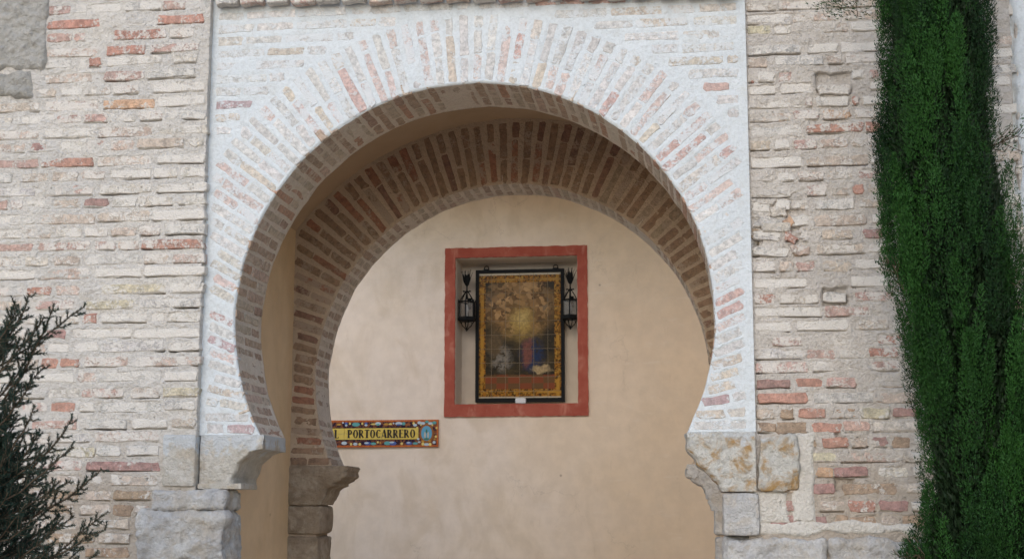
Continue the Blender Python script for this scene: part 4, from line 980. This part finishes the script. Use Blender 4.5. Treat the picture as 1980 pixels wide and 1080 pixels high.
for kk, cc in OC.items():
    m = MB(); lay = 0
    for (x, z, rx, rz, k) in [(-2.456,2.562,0.042,0.0204,'teal'),(-2.561,2.572,0.0173,0.0136,'blue'),(-2.561,2.554,0.0136,0.0099,'pale'),(-2.521,2.572,0.0111,0.0123,'yel'),(-2.388,2.571,0.0111,0.0123,'yel'),(-2.348,2.573,0.016,0.0111,'blue'),(-2.348,2.554,0.016,0.0099,'pale'),(-2.268,2.564,0.0309,0.0086,'yel'),(-2.219,2.569,0.0309,0.0173,'pale'),(-2.219,2.559,0.0185,0.0086,'teal'),(-2.133,2.563,0.0278,0.0111,'gold'),(-2.087,2.564,0.0173,0.0099,'yel'),(-2.053,2.571,0.0086,0.0086,'pale'),(-1.998,2.568,0.037,0.0185,'pale'),(-1.998,2.556,0.0247,0.0074,'blue'),(-1.946,2.567,0.0185,0.0173,'teal'),(-1.9,2.558,0.0278,0.0136,'rust'),(-1.839,2.569,0.0136,0.0136,'yel'),(-1.824,2.551,0.0198,0.0136,'pale'),(-2.639,2.563,0.0247,0.0099,'gold'),(-2.596,2.581,0.0086,0.0086,'pale'),(-2.579,2.368,0.0296,0.0173,'pale'),(-2.505,2.357,0.0136,0.0136,'yel'),(-2.459,2.358,0.0235,0.0148,'pale'),(-2.411,2.356,0.0148,0.0136,'yel'),(-2.327,2.363,0.0358,0.0173,'blue'),(-2.339,2.369,0.0247,0.0086,'pale'),(-2.265,2.36,0.0296,0.0136,'teal'),(-2.219,2.376,0.0099,0.0111,'yel'),(-2.193,2.37,0.0074,0.0111,'gold'),(-2.115,2.365,0.037,0.0198,'teal'),(-2.057,2.362,0.037,0.0198,'blue'),(-2.069,2.374,0.0247,0.0086,'pale'),(-1.964,2.36,0.0136,0.0136,'yel'),(-1.886,2.363,0.034,0.0173,'blue'),(-1.892,2.369,0.0185,0.0074,'pale'),(-1.819,2.361,0.0278,0.0123,'teal'),(-1.779,2.375,0.0148,0.0086,'pale'),(-1.778,2.575,0.0216,0.016,'pale'),(-1.741,2.569,0.0247,0.0148,'pale'),(-1.698,2.586,0.0185,0.0136,'teal'),(-1.662,2.568,0.0247,0.0136,'pale'),(-1.62,2.574,0.0216,0.016,'teal'),(-1.763,2.551,0.0099,0.0099,'yel'),(-1.641,2.55,0.0099,0.0099,'yel'),(-1.596,2.521,0.0099,0.0123,'yel'),(-1.603,2.43,0.0123,0.0123,'yel'),(-1.615,2.404,0.0123,0.0099,'gold'),(-1.621,2.371,0.016,0.0148,'pale'),(-1.74,2.383,0.016,0.0123,'gold'),(-1.67,2.386,0.016,0.0123,'gold'),(-1.739,2.354,0.016,0.016,'yel'),(-1.7,2.35,0.0278,0.0148,'pale'),(-1.663,2.35,0.0148,0.016,'yel'),(-1.789,2.406,0.0123,0.0111,'pale'),(-1.802,2.524,0.0111,0.0086,'yel')]:
        lay += 1
        if k == kk: disc(m, x+1.575, z-2.322, rx, rz, -.0140-.00002*lay, 10)
    m.build('painted_ornament', OM[kk], plq)
def stroke(a, b, w):
    a, b = Vector(a), Vector(b); d = (b-a).normalized(); q = Vector((-d.y, d.x))*w/2; return [a-q, b-q, b+q, a+q]
def ring(cx, cz, rx, rz, t0, t1, wl, wt, n=16):
    """annular stroke, thick at its sides and thin at top and bottom"""
    qs = []
    for i in range(n):
        pts = []
        for tt in (t0+(t1-t0)*i/n, t0+(t1-t0)*(i+1)/n):
            c, s = math.cos(tt), math.sin(tt); pts.append((Vector((cx+rx*c, cz+rz*s)), Vector((cx+(rx-wl)*c, cz+(rz-wt)*s))))
        qs.append([pts[0][0], pts[1][0], pts[1][1], pts[0][1]])
    return qs
def glyph(ch):
    S, T = .24, .075; q = []; pi = math.pi
    stem = [stroke((S/2, 0), (S/2, 1), S)]
    serif = [stroke((-.05, T/2), (S+.05, T/2), T), stroke((-.05, 1-T/2), (S+.02, 1-T/2), T)]
    if ch == 'P': q = stem + serif + ring(S-.02, .71, .36, .29, pi/2, -pi/2, .2, T); w = .6
    elif ch == 'R': q = stem + serif + ring(S-.02, .73, .34, .27, pi/2, -pi/2, .19, T) + [stroke((S+.06, .47), (.60, .02), .19)]; w = .68
    elif ch == 'O': q = ring(.34, .5, .34, .5, 0, 2*pi, .21, T, 24); w = .68
    elif ch == 'C': q = ring(.36, .5, .36, .5, pi*.22, pi*1.78, .22, T, 22); w = .62
    elif ch == 'T': q = [stroke((.30, 0), (.30, 1), S), stroke((0, 1-T/2), (.60, 1-T/2), T*1.2), stroke((.03, .86), (.03, 1), .06), stroke((.57, .86), (.57, 1), .06), stroke((.12, T/2), (.48, T/2), T)]; w = .6
    elif ch == 'A': q = [stroke((.06, 0), (.34, 1), .08), stroke((.36, 1), (.60, 0), .23), stroke((.14, .25), (.54, .25), T)]; w = .68
    elif ch == 'E': q = stem + [stroke((0, T/2), (.54, T/2), T), stroke((0, 1-T/2), (.54, 1-T/2), T), stroke((0, .52), (.44, .52), T), stroke((.51, 0), (.51, .16), .06), stroke((.51, .84), (.51, 1), .06)]; w = .56
    elif ch == 'L': q = stem + serif + [stroke((0, T/2), (.54, T/2), T), stroke((.51, 0), (.51, .2), .06)]; w = .56
    return q, w
M['ink'] = plain('black glaze', (.018, .012, .010), .3, 0, .5)
def write(txt, x0, x1, zb, hgt):
    ws = [glyph(c)[1] for c in txt]; gap = .11; tot = sum(ws) + gap*(len(txt)-1); k = (x1-x0)/tot; x = x0
    for c, w in zip(txt, ws):
        V = []; Fq = []
        for qd in glyph(c)[0]:
            b = len(V); y = -.0145 - .00003*(b % 40)
            V += [(x+p.x*k, y, zb+p.y*hgt) for p in qd] + [(x+p.x*k, -.0115, zb+p.y*hgt) for p in qd]
            Fq += [(b, b+1, b+2, b+3)] + [(b+i, b+4+i, b+4+(i+1) % 4, b+(i+1) % 4) for i in range(4)]
        link('letter', mesh('letter', V, Fq, False), M['ink'], plq); x += (w+gap)*k
write('PORTOCARRERO', -.967, -.247, .098, .087)
write('L', -1.108, -1.062, .098, .087)

# ------------------------------------------------------------------ cypress
def leaf_mat(name, a, b, rough=.6):
    t = NT(name); at = t.n.new('ShaderNodeAttribute'); at.attribute_name = 'tint'
    c = t.mix(at.outputs['Fac'], a, b); t.b.inputs['Specular IOR Level'].default_value = .2
    return t.out(c, rough)
def blades(name, P, D, Lh, Wd, tint, mat, parent, N=None):
    """one tapering blade per row: base P, direction D"""
    n = len(P); rv = rng.normal(size=(n, 3)) if N is None else N; S = np.cross(D, rv); S /= np.linalg.norm(S, axis=1, keepdims=True)+1e-9
    a = P - S*Wd[:, None]/2; b = P + S*Wd[:, None]/2; m = P + D*Lh[:, None]
    V = np.stack([a, b, m], 1).reshape(-1, 3); Q = np.arange(3*n).reshape(n, 3)
    me = bpy.data.meshes.new(name); me.vertices.add(3*n); me.vertices.foreach_set('co', V.astype(np.float32).ravel())
    me.loops.add(3*n); me.loops.foreach_set('vertex_index', Q.astype(np.int32).ravel())
    me.polygons.add(n); me.polygons.foreach_set('loop_start', np.arange(0, 3*n, 3, dtype=np.int32)); me.polygons.foreach_set('loop_total', np.full(n, 3, np.int32))
    me.update(calc_edges=True)
    at = me.attributes.new('tint', 'FLOAT', 'FACE'); at.data.foreach_set('value', np.clip(tint, 0, 1).astype(np.float32))
    return link(name, me, mat, parent)
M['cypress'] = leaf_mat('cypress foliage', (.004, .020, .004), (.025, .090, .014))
M['cypress_gap_dark'] = leaf_mat('darkened inner foliage', (.008, .022, .007), (.018, .022, .009))  # inner leaves coloured darker to keep the gaps between plumes dark
M['bark'] = plain('bark', (.12, .085, .06), .9)
CY = np.array([(1.447,2.389,0.316),(1.537,2.394,0.294),(1.718,2.418,0.259),(1.855,2.41,0.252),(2.086,2.396,0.267),(2.319,2.375,0.289),(2.555,2.377,0.288),(2.746,2.345,0.308),(3.036,2.33,0.292),(3.38,2.295,0.276),(3.577,2.306,0.263),(3.777,2.31,0.257),(4.03,2.305,0.252),(4.183,2.305,0.251)])
cyp = thing('cypress_tree', 'tall narrow dark green cypress tree in front of the weathered brick wall', 'tree', (0, 0, 0))
cyp_y = -.75
def cy_at(z):
    return np.interp(z, CY[:, 0], CY[:, 1]), np.interp(z, CY[:, 0], CY[:, 2])*np.interp(z, [0, .9, 1.5, 4.5, 6.2], [.75, 1.0, 1, 1, .35])
NG, NK = 160, 10
gz = rng.uniform(.35, 5.9, NG); ga = rng.uniform(0, 2*math.pi, NG); gr = rng.uniform(.66, .97, NG); gt = rng.uniform(-.1, .75, NG)
NP = NG*NK
pz = np.repeat(gz, NK) + rng.normal(size=NP)*.13; pa = np.repeat(ga, NK) + rng.normal(size=NP)*.21
ax, ar = cy_at(pz); pr_ = ar*np.clip(np.repeat(gr, NK) + rng.normal(size=NP)*.09, .35, 1.06); ptint = np.repeat(gt, NK) + rng.uniform(-.15, .35, NP)
PL = rng.uniform(.22, .50, NP); PRd = rng.uniform(.024, .055, NP)
base = np.stack([ax + pr_*np.cos(pa), cyp_y + pr_*np.sin(pa), pz - PL*.5], 1)
lean = np.stack([np.cos(pa)*rng.uniform(.0, .22, NP), np.sin(pa)*rng.uniform(.0, .22, NP), np.ones(NP)], 1) + rng.normal(size=(NP, 3))*.06
lean /= np.linalg.norm(lean, axis=1, keepdims=True)
NB = 470
t = rng.uniform(0, 1, (NP, NB)); rad = PRd[:, None]*np.sin(np.clip(t*.92+.06, 0, 1)*math.pi)**.75*np.sqrt(rng.uniform(.05, 1, (NP, NB))); an = rng.uniform(0, 2*math.pi, (NP, NB))
off = np.stack([np.cos(an)*rad, np.sin(an)*rad, np.zeros_like(rad)], -1)
P = base[:, None, :] + lean[:, None, :]*(t*PL[:, None])[..., None] + off
Dv = lean[:, None, :]*rng.uniform(.6, 1.2, (NP, NB, 1)) + np.stack([np.cos(an), np.sin(an), np.zeros_like(an)], -1)*rng.uniform(.25, 1.0, (NP, NB, 1)) + rng.normal(size=(NP, NB, 3))*.28
Dv /= np.linalg.norm(Dv, axis=-1, keepdims=True)
# hold the tips to the tree's own outline
Pf = P.reshape(-1, 3); axf, arf = cy_at(Pf[:, 2]); q = np.hypot(Pf[:, 0]-axf, Pf[:, 1]-cyp_y)/arf
keep = q < 1.10 + .04*rng.normal(size=len(q)); Pf = Pf[keep]; Df = Dv.reshape(-1, 3)[keep]; Nf = (np.broadcast_to(off/(PRd.max())*1.2, off.shape) + rng.normal(size=off.shape)*.38 + np.stack([np.cos(pa), np.sin(pa), pa*0], -1)[:, None, :]*.5).reshape(-1, 3)[keep]
tint = (np.repeat(ptint, NB) + rng.uniform(-.1, .15, NP*NB))[keep]
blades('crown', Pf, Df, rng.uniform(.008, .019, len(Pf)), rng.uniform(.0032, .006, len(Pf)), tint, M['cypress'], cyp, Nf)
n = 130000; z = rng.uniform(.4, 5.6, n); a_, b_ = cy_at(z); an = rng.uniform(0, 2*math.pi, n); rr = b_*np.sqrt(rng.uniform(.03, .60, n))
P = np.stack([a_+rr*np.cos(an), cyp_y+rr*np.sin(an), z], 1); D = np.stack([np.cos(an)*.4, np.sin(an)*.4, np.ones(n)], 1) + rng.normal(size=(n, 3))*.3; D /= np.linalg.norm(D, axis=1, keepdims=True)
blades('inner_foliage', P, D, rng.uniform(.022, .045, n), rng.uniform(.010, .017, n), rng.uniform(0, .2, n), M['cypress_gap_dark'], cyp)
zz = np.linspace(0, 5.4, 14); cxs, _ = cy_at(zz)
MB().tube([(cxs[0]*.3+x*.7, cyp_y, z) for x, z in zip(cxs, zz)], [.10*(1-z/6) for z in zz], 9).build('trunk', M['bark'], cyp, True)
def sprig(x, y, z, dx, dz, L, n, seed, tree=cyp, mat='cypress', wid=.06, ln=(.012, .028)):
    """thin side branch with loose sprays, partly bare"""
    r_ = np.random.default_rng(seed); pts = [(x + dx*L*s, y - .02*s, z + dz*L*s + .03*math.sin(s*5+seed)) for s in np.linspace(0, 1, 7)]
    m = MB(); m.tube(pts, [.005*(1-.7*s) for s in np.linspace(0, 1, 7)], 5)
    s = r_.uniform(.25, 1, n); c = np.stack([np.interp(s, np.linspace(0, 1, 7), [p[k] for p in pts]) for k in range(3)], 1)
    off = r_.normal(size=(n, 3))*wid*np.array([.5, .5, .6]); k = r_.integers(0, 14, n); cen = r_.normal(size=(14, 3))*wid
    P = c + cen[k]*.8 + off*.35; D = r_.normal(size=(n, 3))*.5 + np.array([dx, 0, .6+dz]); D /= np.linalg.norm(D, axis=1, keepdims=True)
    for i in range(14):
        b = cen[i]*.8 + np.array(pts[2 + i % 5]); m.tube([pts[1 + i % 5], tuple(b), tuple(b + np.array([dx*.03, 0, .03]))], .0017, 4)
    m.build('branch', M['bark'], tree, True)
    blades('spray', P, D, r_.uniform(ln[0], ln[1], n), r_.uniform(.003, .006, n), r_.uniform(0, .7, n), M[mat], tree)['kind'] = 'stuff'
sprig(2.10, -.80, 4.09, -1, -.12, .34, 900, 1)
sprig(2.40, -.80, 3.30, .9, .25, .26, 420, 2)
sprig(2.45, -.82, 2.72, .9, .1, .26, 500, 3)
sprig(2.10, -.85, 2.66, -.55, .75, .13, 500, 4, wid=.03)
sprig(2.16, -.85, 1.40, -.8, .5, .12, 700, 5, wid=.04)

# ------------------------------------------------------------------ conifer with upswept needle branches
M['conifer'] = leaf_mat('conifer needles', (.012, .028, .022), (.034, .066, .050))
con = thing('conifer_tree', 'dark blue-green conifer with spiky upswept branches beside the pale brick wall', 'tree', (0, 0, 0))
r = random.Random(77); NPt = []; ND_ = []; TIPS = [(-1.687,2.61),(-1.654,2.562),(-1.851,2.63),(-1.707,2.507),(-1.853,2.438),(-1.885,2.57),(-1.747,2.222),(-1.873,2.331),(-1.598,2.056),(-1.737,2.116),(-1.543,1.932),(-1.49,1.834),(-1.622,1.788),(-1.506,1.661),(-1.454,1.581),(-1.703,1.928),(-1.474,1.479),(-1.782,2.022),(-1.867,2.223),(-1.639,1.627),(-1.956,2.475),(-1.951,2.62)]; cy0 = -1.2; TX = -2.10
def needle_twig(pts, dens, r):
    """needles in two loose ranks along a twig"""
    for i in range(len(pts)-1):
        a, b = Vector(pts[i]), Vector(pts[i+1]); d = b-a; L = d.length; d.normalize(); n = max(2, int(L*dens))
        for _ in range(n):
            p = a + (b-a)*r.random(); s = Vector((r.gauss(0, 1), r.gauss(0, 1), r.gauss(0, 1))); s = (s - d*s.dot(d)).normalized()
            NPt.append(p); ND_.append((d*r.uniform(.5, 1.1) + s*.8).normalized())
def limb(p0, p1, sag, r, rad=.005, twigs=19, tl=.12):
    p0, p1 = Vector(p0), Vector(p1); pts = []
    for i in range(10):
        t = i/9; p = p0.lerp(p1, t); p.z -= sag*math.sin(t*math.pi); p += Vector((r.gauss(0, .004), r.gauss(0, .004), r.gauss(0, .004))); pts.append(p)
    m = MB(); m.tube(pts, [rad*(1-.85*i/9) + .0012 for i in range(10)], 5); needle_twig(pts[2:], 1500, r)
    for k in range(twigs):
        i = 2 + int(7*k/twigs) ; a = pts[i].lerp(pts[min(9, i+1)], r.random()); d = (pts[min(9, i+1)] - pts[i-1]).normalized()
        sd = (Vector((d.z, 0, -d.x))*(1 if k % 2 else -1)).normalized()*r.uniform(.3, 1.0) + Vector((0, r.gauss(0, .5), .12))
        q = a + (d*.85 + sd).normalized()*tl*r.uniform(.5, 1.1)*(1.25 - i/9)
        w = [a, a.lerp(q, .5) + Vector((0, 0, -.006)), q]; m.tube(w, [.003, .0022, .001], 4); needle_twig(w, 1500, r)
    m.build('branch', M['bark'], con, True)
for x, z in TIPS:
    y = cy0 + r.uniform(-.25, .25); k = (y + 7.6)/(cy0 + 7.6)
    x1 = x; base_x = TX + r.uniform(-.12, .1)
    limb((base_x, cy0 + r.uniform(-.1, .1), z - r.uniform(.22, .42)), (x1, y, z), r.uniform(.01, .05), r)
for _ in range(210):                                       # the dense body
    zt = r.uniform(.6, 2.15); reach = .62*max(.12, min(1, (2.45-zt)/1.0)); a = r.uniform(-2.6, 1.0); rr = reach*r.uniform(.45, .95)
    p1 = (TX - .02 + rr*math.cos(a), cy0 + rr*math.sin(a), zt)
    limb((TX + r.uniform(-.03, .03), cy0 + r.uniform(-.03, .03), zt - r.uniform(.15, .35)), p1, .03, r, twigs=9, tl=.15)
n = len(NPt); print('needles', n); P = np.array([tuple(p) for p in NPt]); D = np.array([tuple(p) for p in ND_])
blades('needles', P, D, rng.uniform(.008, .021, n), rng.uniform(.0022, .0042, n), rng.uniform(0, 1, n), M['conifer'], con)
MB().tube([(TX, cy0, 0), (TX+.01, cy0, .8), (TX, cy0, 1.6), (TX-.01, cy0, 2.3)], [.06, .05, .03, .008], 8).build('trunk', M['bark'], con, True)
